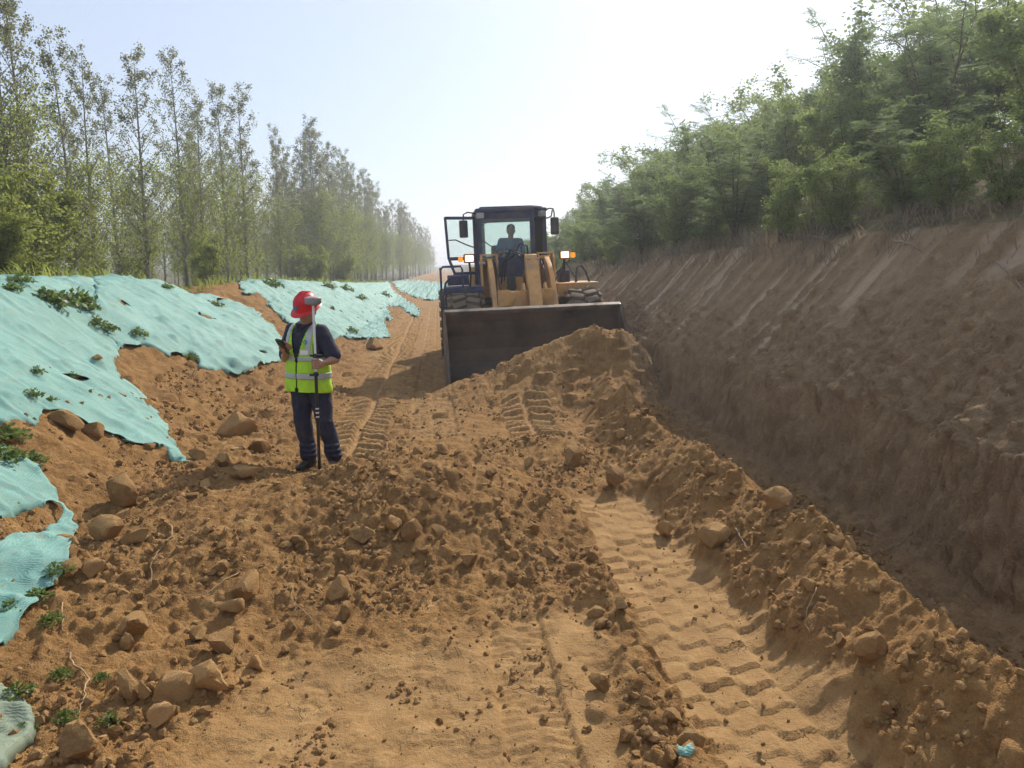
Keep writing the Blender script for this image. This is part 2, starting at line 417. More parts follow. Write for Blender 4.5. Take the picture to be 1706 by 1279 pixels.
t = NT('soil'); pos = t.n('NewGeometry').outputs['Position']
at = t.n('Attribute', attribute_name='mask'); sep = t.n('SeparateColor'); t.set(sep.inputs[0], at.outputs['Color'])
pk, gv, bk = sep.outputs[0], sep.outputs[1], sep.outputs[2]; vg = at.outputs['Alpha']
n1 = t.noise(0.9, 3, 0.62, pos); n2 = t.noise(7, 4, 0.68, pos); n3 = t.noise(45, 3, 0.7, pos); n4 = t.noise(220, 1, 0.6, pos)
fresh = t.ramp(n2, [(0.28, (0.15, 0.076, 0.026)), (0.5, (0.295, 0.158, 0.056)), (0.76, (0.45, 0.27, 0.108))])
fresh = t.mix(t.ramp(n1, [(0.42, 0.0), (0.66, 0.6)]), fresh, (0.345, 0.185, 0.066))
fresh = t.mix(t.ramp(t.noise(2.2, 4, 0.65, pos), [(0.52, 0.0), (0.66, 0.5)]), fresh, (0.15, 0.078, 0.03))
fresh = t.mix(t.ramp(n3, [(0.54, 0.0), (0.78, 0.5)]), fresh, (0.40, 0.255, 0.115))
packc = t.ramp(n2, [(0.25, (0.22, 0.12, 0.045)), (0.55, (0.335, 0.198, 0.080)), (0.8, (0.44, 0.278, 0.122))])
packc = t.mix(t.ramp(n3, [(0.54, 0.0), (0.70, 0.6)]), packc, (0.20, 0.115, 0.05))
packc = t.mix(t.ramp(t.noise(2.6, 3, 0.65, pos), [(0.45, 0.0), (0.7, 0.6)]), packc, (0.30, 0.175, 0.075))
vo = t.n('TexVoronoi', feature='DISTANCE_TO_EDGE'); vo.inputs['Scale'].default_value = 6.5
wv = t.n('VectorMath', operation='ADD'); t.set(wv.inputs[0], pos)
nz = t.n('TexNoise'); nz.inputs['Scale'].default_value = 9; t.set(nz.inputs['Vector'], pos)
sc_ = t.n('VectorMath', operation='SCALE'); t.set(sc_.inputs[0], nz.outputs['Color']); sc_.inputs['Scale'].default_value = 0.14
t.set(wv.inputs[1], sc_.outputs[0]); t.set(vo.inputs['Vector'], wv.outputs[0])
crack = t.ramp(vo.outputs[0], [(0.0, 1.0), (0.035, 0.0)])
crack = t.math('MULTIPLY', crack, t.ramp(t.noise(1.6, 2, 0.6, pos), [(0.56, 0.0), (0.70, 0.5)]))
packc = t.mix(t.math('MULTIPLY', crack, 0.7), packc, (0.14, 0.075, 0.035))
bankc = t.ramp(n2, [(0.28, (0.215, 0.135, 0.070)), (0.55, (0.335, 0.222, 0.120)), (0.75, (0.43, 0.30, 0.17))])
bankc = t.mix(t.ramp(n1, [(0.42, 0.0), (0.62, 0.6)]), bankc, (0.29, 0.19, 0.11))
mp_ = t.n('Mapping'); mp_.inputs['Scale'].default_value = (0.8, 1.7, 0.8); mp_.inputs['Rotation'].default_value = (R(-28), 0, 0); t.set(mp_.inputs['Vector'], pos)
streak = t.noise(7, 4, 0.72, mp_.outputs[0])
bankc = t.mix(t.ramp(streak, [(0.46, 0.0), (0.66, 0.5)]), bankc, (0.205, 0.134, 0.074))
bankc = t.mix(t.ramp(n3, [(0.5, 0.0), (0.7, 0.55)]), bankc, (0.195, 0.126, 0.07))
bankc = t.mix(t.ramp(streak, [(0.58, 0.0), (0.74, 0.6)]), bankc, (0.42, 0.31, 0.20))
bankc = t.mix(t.math('MULTIPLY', gv, 0.9), bankc, (0.60, 0.455, 0.31))
vegc = t.ramp(n2, [(0.3, (0.07, 0.075, 0.03)), (0.6, (0.14, 0.12, 0.06)), (0.75, (0.2, 0.155, 0.09))])
col = t.mix(pk, fresh, packc); col = t.mix(bk, col, bankc); col = t.mix(vg, col, vegc)
loose = t.math('SUBTRACT', 1.0, t.math('MULTIPLY', pk, 0.58))
hh = t.math('ADD', t.math('MULTIPLY', n3, 1.0), t.math('MULTIPLY', n4, 0.35))
hh = t.math('MULTIPLY', hh, loose)
hh = t.math('ADD', hh, t.math('MULTIPLY', t.math('MULTIPLY', streak, bk), 0.6))
hh = t.math('SUBTRACT', hh, t.math('MULTIPLY', t.math('MULTIPLY', crack, pk), 0.7))
nm = t.bump(hh, 1.0, 0.026)
M_SOIL = t.done(t.bsdf(col, 0.95, 0, nm, 0.15))
ground = link('ground', gme, M_SOIL); tag(ground, 'churned orange brown soil of the cutting with packed tyre tracks', 'ground', kind='structure')

Zs = Pz
def ground_z(x, y, smoothed=False):
    i = int(np.clip(np.searchsorted(xs, x)-1, 0, nx-2)); j = int(np.clip(np.searchsorted(ys, y)-1, 0, ny-2))
    a = (x-xs[i])/(xs[i+1]-xs[i]); b = (y-ys[j])/(ys[j+1]-ys[j])
    a = min(max(a, 0), 1); b = min(max(b, 0), 1)
    return float((Zs[j, i]*(1-a)+Zs[j, i+1]*a)*(1-b) + (Zs[j+1, i]*(1-a)+Zs[j+1, i+1]*a)*b)
def ground_zv(x, y):
    i = np.clip(np.searchsorted(xs, x)-1, 0, nx-2); j = np.clip(np.searchsorted(ys, y)-1, 0, ny-2)
    a = np.clip((x-xs[i])/(xs[i+1]-xs[i]), 0, 1); b = np.clip((y-ys[j])/(ys[j+1]-ys[j]), 0, 1)
    return (Zs[j, i]*(1-a)+Zs[j, i+1]*a)*(1-b) + (Zs[j+1, i]*(1-a)+Zs[j+1, i+1]*a)*b
def hit(u, v, tmax=150):
    """where the line of sight through a point of the photograph meets the ground"""
    d = ray(u, v); tt = np.concatenate([np.arange(1.5, 20, 0.02), np.arange(20, tmax, 0.1)])
    px, py, pz = d.x*tt, d.y*tt, CAM_Z+d.z*tt
    g = ground_zv(px, py); k = np.nonzero(pz <= g)[0]
    k = k[0] if len(k) else len(tt)-1
    return Vector((px[k], py[k], g[k]))
# ------------------------------------------------------------------ netting
t = NT('dust_net'); pos = t.n('NewGeometry').outputs['Position']
n1 = t.noise(1.3, 6, 0.65, pos); n2 = t.noise(14, 4, 0.7, pos)
col = t.ramp(n1, [(0.3, (0.165, 0.335, 0.285)), (0.55, (0.22, 0.42, 0.355)), (0.75, (0.31, 0.50, 0.43))])
col = t.mix(t.ramp(n2, [(0.52, 0.0), (0.72, 0.6)]), col, (0.34, 0.40, 0.32))
col = t.mix(t.ramp(t.noise(4.0, 4, 0.75, pos), [(0.60, 0.0), (0.74, 0.75)]), col, (0.26, 0.22, 0.13))
wv = t.n('TexWave', wave_type='BANDS', bands_direction='Z'); wv.inputs['Scale'].default_value = 42; wv.inputs['Distortion'].default_value = 5; wv.inputs['Detail'].default_value = 3
t.set(wv.inputs['Vector'], pos)
wv2 = t.n('TexWave', wave_type='BANDS', bands_direction='Y'); wv2.inputs['Scale'].default_value = 60; wv2.inputs['Distortion'].default_value = 1; t.set(wv2.inputs['Vector'], pos)
weave = t.math('ADD', wv.outputs[1], t.math('MULTIPLY', wv2.outputs[1], 0.5))
col = t.mix(t.math('MULTIPLY', wv.outputs[1], 0.10), col, (0.08, 0.30, 0.28))
nm = t.bump(t.math('ADD', t.math('MULTIPLY', weave, 0.25), n2), 0.5, 0.02)
b_ = t.bsdf(col, 0.62, 0, nm, 0.3)
tr = t.n('BsdfTranslucent'); t.set(tr.inputs[0], (0.12, 0.40, 0.36))
mx = t.n('MixShader'); mx.inputs[0].default_value = 0.12; t.t.links.new(b_, mx.inputs[1]); t.t.links.new(tr.outputs[0], mx.inputs[2])
M_NET = t.done(mx.outputs[0])
M_NET_DUSTY = M_NET.copy(); M_NET_DUSTY.name = 'dust_net_soiled'
for nd in M_NET_DUSTY.node_tree.nodes:
    if nd.type == 'VALTORGB':
        for e in nd.color_ramp.elements:
            c = e.color
            if abs(c[0]-c[1]) > .02: e.color = (c[0]*.5+.15, c[1]*.45+.11, c[2]*.4+.06, 1)

def project(x, y, z):
    rm = np.array(_cr.transposed())
    q = np.stack([x, y, z-CAM_Z], -1) @ rm.T
    return 853+FPX*q[..., 0]/-q[..., 2], 639.5-FPX*q[..., 1]/-q[..., 2]
def inside(u, v, poly):
    r = np.zeros(u.shape, bool); n = len(poly)
    for k in range(n):
        (x1, y1), (x2, y2) = poly[k], poly[(k+1) % n]
        if y1 == y2: continue
        r ^= ((y1 > v) != (y2 > v)) & (u < (x2-x1)*(v-y1)/(y2-y1)+x1)
    return r
def blur(a, k, ax):
    p = np.cumsum(np.pad(a, [(k+1, k) if i == ax else (0, 0) for i in range(2)], mode='edge'), axis=ax)
    n = 2*k+1
    return (np.take(p, range(n, p.shape[ax]), ax)-np.take(p, range(0, p.shape[ax]-n), ax))/n
def make_net(name, poly, xr, yr, label, over=True, lift=0.03, holes=0, seed=0, crest=-5.7, wr=0.02, mat=None):
    """a sheet draped over the berm: a subset of the ground's own cells, smoothed and lifted"""
    i0, i1 = np.searchsorted(xs, xr); j0, j1 = np.searchsorted(ys, yr)
    x, y, zg = Px[j0:j1, i0:i1], Py[j0:j1, i0:i1], Pz[j0:j1, i0:i1]
    zb = blur(blur(zg, 5, 0), 5, 1)
    zn = np.maximum(zb+lift*0.6, zg+0.006)
    zn = blur(blur(np.maximum(zn, zg+0.01), 1, 0), 1, 1) + wr*fbm(x*0.8+y*0.5, y*0.8-x*0.6, 0.5, 3, 120+seed) + 0.03*np.clip(1-np.abs(fbm(x*0.5+y*0.35, y*0.7-x*0.2, 0.55, 2, 130+seed))*5, 0, 1) + 0.012*np.clip(1-np.abs(fbm(x*0.9+y*0.2, y*0.5-x*0.2, 0.3, 2, 135+seed))*4, 0, 1)
    zn = np.maximum(zn, zg+0.012)
    u, v = project(x, y, zn)
    u = u + 5*perlin(x*5, y*5, 7+seed) + 5*perlin(x*17, y*17, 9+seed); v = v + 4*perlin(x*5+9, y*5, 8+seed) + 4*perlin(x*17, y*17+5, 10+seed)
    ins = inside(u, v, poly) & (x-bend(y) > crest)
    if over:      # lies over the crest and down its far side
        cr = np.argmin(np.abs((xs[i0:i1])-crest))
        for j in range(ins.shape[0]):
            k = np.searchsorted(xs[i0:i1], crest + bend(ys[j0+j]))
            if k < ins.shape[1]-3 and ins[j, k:k+4].any(): ins[j, max(0, k-14):k+3] = True
    rg = np.random.default_rng(seed)
    for _ in range(holes):
        jj, ii = rg.integers(0, ins.shape[0]), rg.integers(0, ins.shape[1])
        rad = rg.uniform(0.02, 0.055); ins &= ((x-x[jj, ii]-0.4*(y-y[jj, ii]))/rad)**2+((y-y[jj, ii])/(rad*rg.uniform(2, 4)))**2 > 1
    q = ins[:-1, :-1] & ins[1:, :-1] & ins[:-1, 1:] & ins[1:, 1:]
    ids = np.arange(ins.size).reshape(ins.shape)
    f = np.stack([ids[:-1, :-1], ids[:-1, 1:], ids[1:, 1:], ids[1:, :-1]], -1)[q]
    P = np.stack([x, y, zn], -1).reshape(-1, 3)
    used = np.unique(f); rem = np.full(ins.size, -1); rem[used] = np.arange(len(used)); P = P[used]; f = rem[f]
    e = np.concatenate([f[:, [0, 1]], f[:, [1, 2]], f[:, [2, 3]], f[:, [3, 0]]]); es = np.sort(e, 1)
    ue, c = np.unique(es, axis=0, return_counts=True); be = ue[c == 1]
    for _ in range(3):                       # fair the cut edge
        s = np.zeros_like(P); n = np.zeros(len(P))
        np.add.at(s, be[:, 0], P[be[:, 1]]); np.add.at(s, be[:, 1], P[be[:, 0]]); np.add.at(n, be.ravel(), 1)
        k = n >= 2; P[k] = 0.5*P[k]+0.5*s[k]/n[k][:, None]
    bv = np.unique(be); pe = perlin(P[bv, 0]*2.2, P[bv, 1]*2.2, 3); P[bv, 2] += np.where(pe > 0.05, -0.045, 0.006 + 0.015*perlin(P[bv, 0]*6, P[bv, 1]*6, 3))
    o = link(name, np_mesh(name, P, f, True), mat or M_NET)
    md = o.modifiers.new('thickness', 'SOLIDIFY'); md.thickness = 0.006; md.offset = 1
    tag(o, label, 'netting', 'dust nets over the left berm'); return o
make_net('dust_net', [(-300, 440), (20, 440), (142, 440), (165, 470), (162, 500), (172, 535), (206, 578), (196, 600), (200, 625), (222, 640), (245, 665), (268, 690), (290, 730), (318, 772), (290, 765), (270, 743), (225, 742), (205, 730), (175, 722), (150, 715), (135, 700), (115, 690), (75, 685), (65, 708), (0, 700), (-300, 698)],
         (-6.6, -2.0), (5, 14.5), 'large turquoise dust net sheet at left, pointed corner reaching down beside the rubble', holes=7, seed=1)
make_net('dust_net', [(140, 440), (200, 440), (360, 440), (380, 478), (410, 493), (430, 520), (460, 545), (492, 585), (470, 600), (450, 605), (430, 610), (408, 618), (405, 628), (370, 620), (345, 614), (330, 608), (328, 595), (320, 588), (275, 592), (262, 582), (245, 575), (215, 577), (196, 580), (160, 535), (150, 500), (155, 470), (142, 455)],
         (-6.6, -2.2), (9.0, 18.6), 'smooth turquoise dust net over the hump left of the red-helmeted worker', holes=12, seed=2, lift=0.045)
make_net('dust_net', [(395, 470), (420, 450), (545, 450), (570, 450), (640, 450), (660, 485), (690, 505), (712, 527), (700, 532), (680, 522), (665, 510), (645, 510), (656, 532), (650, 537), (640, 527), (645, 545), (653, 563), (600, 565), (575, 560), (558, 562), (540, 563), (500, 548), (480, 540), (450, 512), (430, 490), (405, 490)],
         (-6.6, -0.8), (17.2, 75), 'rumpled pale turquoise dust net behind the worker, weeds poking through', holes=60, seed=3, lift=0.05, wr=0.07)
make_net('dust_net', [(645, 465), (700, 465), (745, 470), (745, 498), (724, 500), (731, 510), (703, 499), (680, 492), (660, 482)],
         (-6.6, 2.5), (45, 160), 'farthest strip of turquoise dust net where the road vanishes', holes=10, seed=4, lift=0.06, wr=0.08)
make_net('dust_net', [(-330, 730), (0, 735), (35, 755), (70, 775), (85, 800), (108, 842), (132, 880), (122, 905), (115, 930), (110, 960), (75, 985), (50, 1020), (30, 1045), (0, 1075), (-330, 1260), (-330, 960), (0, 898), (20, 888), (60, 880), (98, 866), (103, 852), (88, 838), (50, 848), (15, 858), (0, 865), (-330, 915)],
         (-5.0, -1.6), (3.2, 7.5), 'torn turquoise dust net at the left edge with a gaping hole over soil', over=False, seed=5, wr=0.015)
make_net('dust_net', [(-200, 1120), (5, 1135), (45, 1160), (62, 1190), (60, 1220), (30, 1245), (0, 1275), (-200, 1400)],
         (-3.5, -1.2), (2.3, 4.6), 'dusty scrap of dust net in the bottom left corner', over=False, seed=6, mat=M_NET_DUSTY)

# ------------------------------------------------------------------ stones and clods
def clod_mat(name, tint=1.0):
    t = NT(name); v = t.obj(); oi = t.n('ObjectInfo').outputs['Random']; isl = t.n('NewGeometry').outputs['Random Per Island']
    r = t.math('FRACT', t.math('ADD', oi, isl))
    c = t.mix(r, (0.22*tint, 0.122*tint, 0.046*tint), (0.40*tint, 0.24*tint, 0.10*tint))
    pos = t.n('NewGeometry').outputs['Position']
    c = t.mix(t.ramp(t.noise(30, 3, 0.7, pos), [(0.45, 0.0), (0.7, 0.6)]), c, (0.36*tint, 0.23*tint, 0.11*tint))
    c = t.mix(t.ramp(t.noise(9, 3, 0.7, pos), [(0.5, 0.0), (0.7, 0.6)]), c, (0.20*tint, 0.108*tint, 0.042*tint))
    nm = t.bump(t.noise(90, 3, 0.75, pos), 0.9, 0.012)
    return t.done(t.bsdf(c, 0.95, 0, nm, 0.12))
M_CLOD = clod_mat('clod_soil'); M_STONE = clod_mat('stone_tan', 1.25)
def rock_mesh(seed, sub=3):
    rg = random.Random(seed); bm = bmesh.new()
    bmesh.ops.create_icosphere(bm, subdivisions=sub, radius=1.0)
    planes = [(Vector((rg.gauss(0, 1), rg.gauss(0, 1), rg.gauss(0, 1))).normalized(), rg.uniform(0.42, 0.80)) for _ in range(11)]
    from mathutils import noise as mn
    off = Vector((seed*3.1, seed*1.7, 0))
    for v in bm.verts:
        p = v.co.copy()
        for n, d in planes:
            k = p.dot(n)
            if k > d: p -= n*(k-d)*0.95
        p *= 1 + 0.16*mn.noise(p*1.6+off) + 0.08*mn.noise(p*4+off) + 0.05*mn.noise(p*9+off)
        v.co = p
    return bm_mesh('clod', bm, True, 24)
ROCK = [rock_mesh(i) for i in range(8)]
for m in ROCK: m.materials.append(M_CLOD)
ROCK_T = [m.copy() for m in ROCK]
for m in ROCK_T: m.materials.clear(); m.materials.append(M_STONE)
def put_rock(name, me, p, r, sc, rot, sink=0.25):
    o = bpy.data.objects.new(name, me); COL.objects.link(o)
    o.scale = (r*sc[0], r*sc[1], r*sc[2]); o.rotation_euler = rot
    o.location = (p.x, p.y, ground_z(p.x, p.y) + r*sc[2]*(1-2*sink)*0.8); return o
BIG = [  # u, v of the middle, width in photo px, proportions, tan?, label
 (395, 706, 66, (1.1, .8, .65), 1, 'angular tan stone block lying below the tip of the hump net'),
 (201, 816, 64, (1, .9, .75), 0, 'large rounded brown clod below the pointed net corner'),
 (178, 885, 52, (1, .8, .8), 0, 'round clod beside the torn net at left, above two small stones'),
 (228, 893, 38, (1.2, .8, .6), 0, 'flattish clod just right of the round clod by the torn net'),
 (410, 986, 50, (.9, .8, 1.1), 1, 'upright angular block in the middle of the left rubble'),
 (228, 1038, 46, (1, .9, .9), 0, 'blocky brown clod between the torn net and the upright block'),
 (341, 1126, 72, (1.2, .9, .75), 1, 'largest flat-topped boulder of the lower left cluster'),
 (213, 1152, 46, (.8, .7, 1.15), 0, 'upright wedge-shaped stone in the lower left cluster'),
 (243, 1157, 30, (.7, .6, 1.25), 0, 'thin upright slab leaning on the wedge-shaped stone'),
 (290, 1145, 58, (1, .9, .8), 0, 'dark clod wedged under the largest lower left boulder'),
 (268, 1195, 42, (1, .8, .85), 1, 'pale egg-shaped stone in front of the lower left cluster'),
 (201, 1192, 22, (1, .9, .9), 1, 'small round pebble left of the pale egg-shaped stone'),
 (133, 1252, 62, (1, .9, .95), 0, 'big reddish clod at the bottom left corner'),
 (366, 1072, 44, (1.1, .9, .8), 0, 'red brown clod above the largest lower left boulder'),
 (333, 1056, 34, (1, .9, .7), 0, 'low dull clod touching the red brown clod'),
 (686, 886, 42, (1, .8, .85), 0, 'dark angular clod on the face of the central heap'),
 (566, 986, 44, (.9, .9, 1), 0, 'rounded clod with a hollow beneath it in the middle rubble'),
 (577, 1019, 30, (1, .9, .9), 0, 'smaller clod right below the rounded hollow clod'),
 (1295, 836, 44, (1.1, .9, .85), 1, 'rounded tan stone perched on the crest of the windrow'),
 (1187, 897, 48, (1.1, .9, .8), 0, 'lumpy clod at the foot of the windrow by the tyre print'),
 (1108, 883, 34, (1, .9, .9), 0, 'dark clod at the right rim of the tyre print'),
 (430, 745, 38, (1, .9, .8), 0, 'round clod just left of the worker in dark trousers'),
 (402, 781, 52, (1.3, .9, .5), 1, 'flat tan slab left of the worker boots'),
 (372, 768, 32, (1, .9, .8), 0, 'brown clod right of the pointed net corner'),
 (330, 757, 30, (1.2, .8, .7), 0, 'oval clod touching the pointed net corner'),
 (955, 760, 40, (1, .9, .8), 0, 'pale clod between the two far tyre prints and the windrow'),
 (1021, 799, 36, (.9, .9, 1), 0, 'dark round clod at the upper end of the tyre print'),
 (655, 868, 36, (1.1, .9, .6), 1, 'smooth tan stone left of the dark angular clod'),
 (604, 891, 38, (1, .9, .7), 0, 'brown clod on the left flank of the central heap'),
 (886, 880, 28, (1, .9, .9), 0, 'small clod at the right foot of the central heap'),
 (1001, 1137, 48, (1, .8, .8), 0, 'crumbly clod at the near end of the strip of crumbs'),
 (110, 694, 56, (1.3, .8, .5), 0, 'long flat clod tucked under the hem of the large net'),
 (157, 716, 34, (1, .9, .7), 0, 'clod just right of the long flat clod under the net hem'),
 (120, 945, 34, (1, .9, .8), 0, 'clod touching the right edge of the torn net'),
 (155, 948, 34, (1, .9, .8), 0, 'paler clod right of the clod on the torn net edge'),
 (210, 1075, 30, (.8, .8, 1.1), 0, 'upright clod below the blocky brown clod'),
 (385, 1012, 38, (1, .9, .7), 0, 'dark clod in the shadow of the upright angular block'),
 (780, 936, 30, (1, .9, .9), 0, 'clod low on the right face of the central heap'),
 (425, 1106, 32, (1, .8, .9), 1, 'tan stone right of the largest lower left boulder'),
 (1450, 1080, 60, (1, .8, .9), 0, 'big soil lump on the near face of the windrow'),
 (625, 575, 30, (1, .9, .8), 0, 'brown clod beside the road right of the rumpled net'),
]
clod_spots = []
for k, (u, v, wpx, sc, tan, lab) in enumerate(BIG):
    p = hit(u, v+wpx*0.25); dist = (p-Vector((0, 0, CAM_Z))).dot(_cr @ Vector((0, 0, -1)))
    r = wpx*0.5*dist/FPX*1.25
    o = put_rock('stone' if tan else 'soil_clod', (ROCK_T if tan else ROCK)[k % 8], p, r, sc, (random.uniform(-.3, .3), random.uniform(-.3, .3), random.uniform(0, 6.28)), 0.2)
    tag(o, lab, 'stone' if tan else 'clod', 'large clods and stones in the rubble'); clod_spots.append((p.x, p.y, r))
# medium clods nobody could tell apart, by where they lie
def wsample(x, y):
    i = int(np.searchsorted(xs, x))-1; j = int(np.searchsorted(ys, y))-1
    return wgt[min(max(j, 0), ny-1), min(max(i, 0), nx-1)]
ZONES = [(105, (-2.9, -0.6), (3.2, 8.5), 'brown soil clod in the rubble between the nets and the worker', 'clods of the left rubble'),
         (60, (-1.0, 0.9), (5.0, 7.4), 'brown soil clod scattered on the central heap', 'clods of the central heap'),
         (48, (1.65, 2.7), (2.9, 10.5), 'brown soil clod on the long windrow', 'clods of the windrow'),
         (34, (0.75, 1.12), (2.6, 5.4), 'brown soil clod in the strip of crumbs beside the tyre print', 'clods of the crumb strip'),
         (30, (-4.0, -2.4), (8.0, 14.0), 'brown soil clod on the bare cut face under the hump net', 'clods of the bare cut face')]
for n, xr, yr, lab, grp in ZONES:
    k = 0
    while k < n:
        x, y = random.uniform(*xr), yr[0]*(yr[1]/yr[0])**random.random()
        if wsample(x, y) < random.random()*0.9: continue
        if any((x-a)**2+(y-b)**2 < (c+0.05)**2 for a, b, c in clod_spots): continue
        r = 0.024+0.05*random.random()**2.2
        o = put_rock('soil_clod', ROCK[random.randrange(8)], Vector((x, y, 0)), r, (random.uniform(.8, 1.3), random.uniform(.7, 1.1), random.uniform(.6, 1)), (random.uniform(-.5, .5), random.uniform(-.5, .5), random.uniform(0, 6.28)), 0.28)
        tag(o, lab, 'clod', grp); clod_spots.append((x, y, r)); k += 1
# crumbs: uncountable
ico = bmesh.new(); bmesh.ops.create_icosphere(ico, subdivisions=1, radius=1.0); ico.verts.ensure_lookup_table()
IV = np.array([v.co[:] for v in ico.verts]); IF = np.array([[v.index for v in f.verts] for f in ico.faces]); ico.free()
def crumbs(name, x, y, r, sink, label):
    n = len(x); q = RNG.normal(size=(n, 4)); q /= np.linalg.norm(q, axis=1)[:, None]; a, b, c, d = q.T
    Rm = np.stack([1-2*(c*c+d*d), 2*(b*c-a*d), 2*(b*d+a*c), 2*(b*c+a*d), 1-2*(b*b+d*d), 2*(c*d-a*b), 2*(b*d-a*c), 2*(c*d+a*b), 1-2*(b*b+c*c)], -1).reshape(n, 3, 3)
    V = IV[None]*RNG.uniform(0.65, 1.25, (n, 12, 1)) * RNG.uniform(0.65, 1.2, (n, 1, 3))
    V = np.einsum('nij,nkj->nki', Rm, V)*r[:, None, None]
    V[..., 0] += x[:, None]; V[..., 1] += y[:, None]; V[..., 2] += (ground_zv(x, y)+r*sink)[:, None]
    F = IF[None]+12*np.arange(n)[:, None, None]
    o = link(name, np_mesh(name, V.reshape(-1, 3), F.reshape(-1, 3), False), M_CLOD); tag(o, label, 'soil', kind='stuff'); return o
def sample_w(n, xr, yr, wt, p=1.0):
    x = RNG.uniform(*xr, n); y = yr[0]*(yr[1]/yr[0])**RNG.random(n)
    i = np.clip(np.searchsorted(xs, x)-1, 0, nx-1); j = np.clip(np.searchsorted(ys, y)-1, 0, ny-1)
    k = RNG.random(n) < wt[j, i]**p; return x[k], y[k]
x, y = sample_w(48000, (-3.6, 3.2), (2.4, 13), np.clip(wgt*(1-0.6*bank)*cf*np.where((heap > .25) & (X > -.4), .45, 1.0), 0, 1))
r = 0.005+0.028*RNG.random(len(x))**3.5
crumbs('soil_crumbs', x, y, r, 0.25, 'loose crumbs of brown soil over the churned ground')
cl = np.clip(fbm(X, Y, 0.4, 3, 150)*2.2-0.45, 0, 1)
x, y = sample_w(16000, (-1.6, 2.1), (2.2, 7), np.clip(pack_all*(cl*0.9+0.10)*np.where(m1 > .3, .35, 1), 0, 1))
crumbs('scattered_crumbs', x, y, 0.004+0.016*RNG.random(len(x))**3, 0.3, 'sparse dark crumbs on the packed track')

# ------------------------------------------------------------------ roots and litter
M_ROOT = plain('dry_root', (0.33, 0.22, 0.11), 0.8, 0, 0.3, 20)
M_WOOD = plain('dead_branch', (0.27, 0.20, 0.14), 0.85, 0, 0.3, 14)
def root(pts, r, label, name='root', mat=None, cat='root', lift=0.006, taper=0.6):
    P = [hit(u, v) for u, v in pts]; Q = []
    for i in range(len(P)-1):
        for s in range(5):
            q = P[i].lerp(P[i+1], s/5); q.z = max(q.z, ground_z(q.x, q.y))+lift+r; Q.append(q)
    Q.append(P[-1]+Vector((0, 0, lift*0.3)))
    for k in range(1, len(Q)-1): Q[k] = Q[k]*0.5 + (Q[k-1]+Q[k+1])*0.25 + Vector((random.uniform(-r, r), random.uniform(-r, r), 0))
    r *= 0.75; bm = bmesh.new(); add_tube(bm, Q, [r*(1-taper*i/len(Q)) for i in range(len(Q))], 6)
    o = link(name, bm_mesh(name, bm, True), mat or M_ROOT); tag(o, label, cat, 'roots and sticks in the soil'); return o
root([(286, 878), (287, 898), (265, 920), (253, 945), (252, 980)], 0.006, 'pale curved root hanging over the rubble right of the torn net')
root([(400, 958), (370, 978), (340, 998), (310, 1000), (290, 985)], 0.006, 'long pale root crossing the rubble beside the upright angular block')
root([(487, 980), (484, 1005), (505, 1022), (525, 1040), (545, 1060)], 0.005, 'thin wavy root in the middle of the rubble')
root([(105, 1010), (105, 1060), (110, 1058)], 0.006, 'short upright root beside the torn net')
root([(112, 1092), (125, 1115), (148, 1140), (140, 1170), (130, 1200)], 0.008, 'twisted woody root left of the lower left cluster')
root([(147, 722), (185, 720), (215, 735)], 0.007, 'root lying along the hem of the large net')
root([(1672, 648), (1686, 672), (1676, 695), (1640, 708)], 0.009, 'white curved root dangling on the right cut bank', taper=0.2)
root([(1522, 782), (1530, 820), (1532, 885), (1500, 908), (1478, 918)], 0.012, 'dry crooked branch at the foot of the right cut bank', 'dry_branch', M_WOOD, 'branch')
root([(1440, 892), (1455, 896), (1468, 903)], 0.008, 'short pale stick left of the crooked branch', 'stick', M_WOOD, 'stick')
root([(1360, 985), (1345, 1020), (1340, 1045), (1350, 1058)], 0.005, 'thin straw-coloured root on the near face of the windrow')
root([(645, 740), (646, 762)], 0.006, 'short upright straw right of the worker')
root([(1225, 890), (1236, 905), (1243, 918)], 0.008, 'splintered stick beside the lumpy clod', 'stick', M_WOOD, 'stick')
root([(1245, 400), (1330, 392), (1400, 410)], 0.016, 'dead branch lying along the rim of the cut bank', 'dry_branch', M_WOOD, 'branch')
root([(1490, 405), (1535, 420)], 0.016, 'short dead branch sticking out of the bank rim', 'dry_branch', M_WOOD, 'branch')
root([(1660, 440), (1690, 470), (1706, 490)], 0.012, 'reddish bare branch at the right end of the bank rim', 'dry_branch', M_WOOD, 'branch')
def scrap(u, v, wpx, mat, name, label, cat, seed):
    p = hit(u, v); d = p.length; a = wpx*d/FPX/2; bm = bmesh.new(); rg = random.Random(seed)
    g = [[bm.verts.new((p.x+(i/4-.5)*2*a*rg.uniform(.85, 1.1), p.y+(j/3-.5)*1.2*a*rg.uniform(.8, 1.2), 0)) for i in range(5)] for j in range(4)]
    for row in g:
        for q in row: q.co.z = ground_z(q.co.x, q.co.y)+0.008+rg.random()*a*0.35
    for j in range(3):
        for i in range(4): bm.faces.new((g[j][i], g[j][i+1], g[j+1][i+1], g[j+1][i]))
    o = link(name, bm_mesh(name, bm, True), mat); tag(o, label, cat)
    md = o.modifiers.new('t', 'SOLIDIFY'); md.thickness = 0.004
scrap(1141, 1257, 30, M_NET, 'net_scrap', 'tiny turquoise scrap trodden into the packed track at the bottom', 'net scrap', 1)
scrap(1646, 817, 16, plain('blue_plastic', (0.05, 0.10, 0.30), 0.4), 'plastic_scrap', 'small blue plastic scrap on the right cut bank', 'litter', 2)
scrap(1660, 315, 22, M_NET, 'net_scrap', 'turquoise net scrap caught in dry brush above the bank', 'net scrap', 3)
# ------------------------------------------------------------------ vegetation

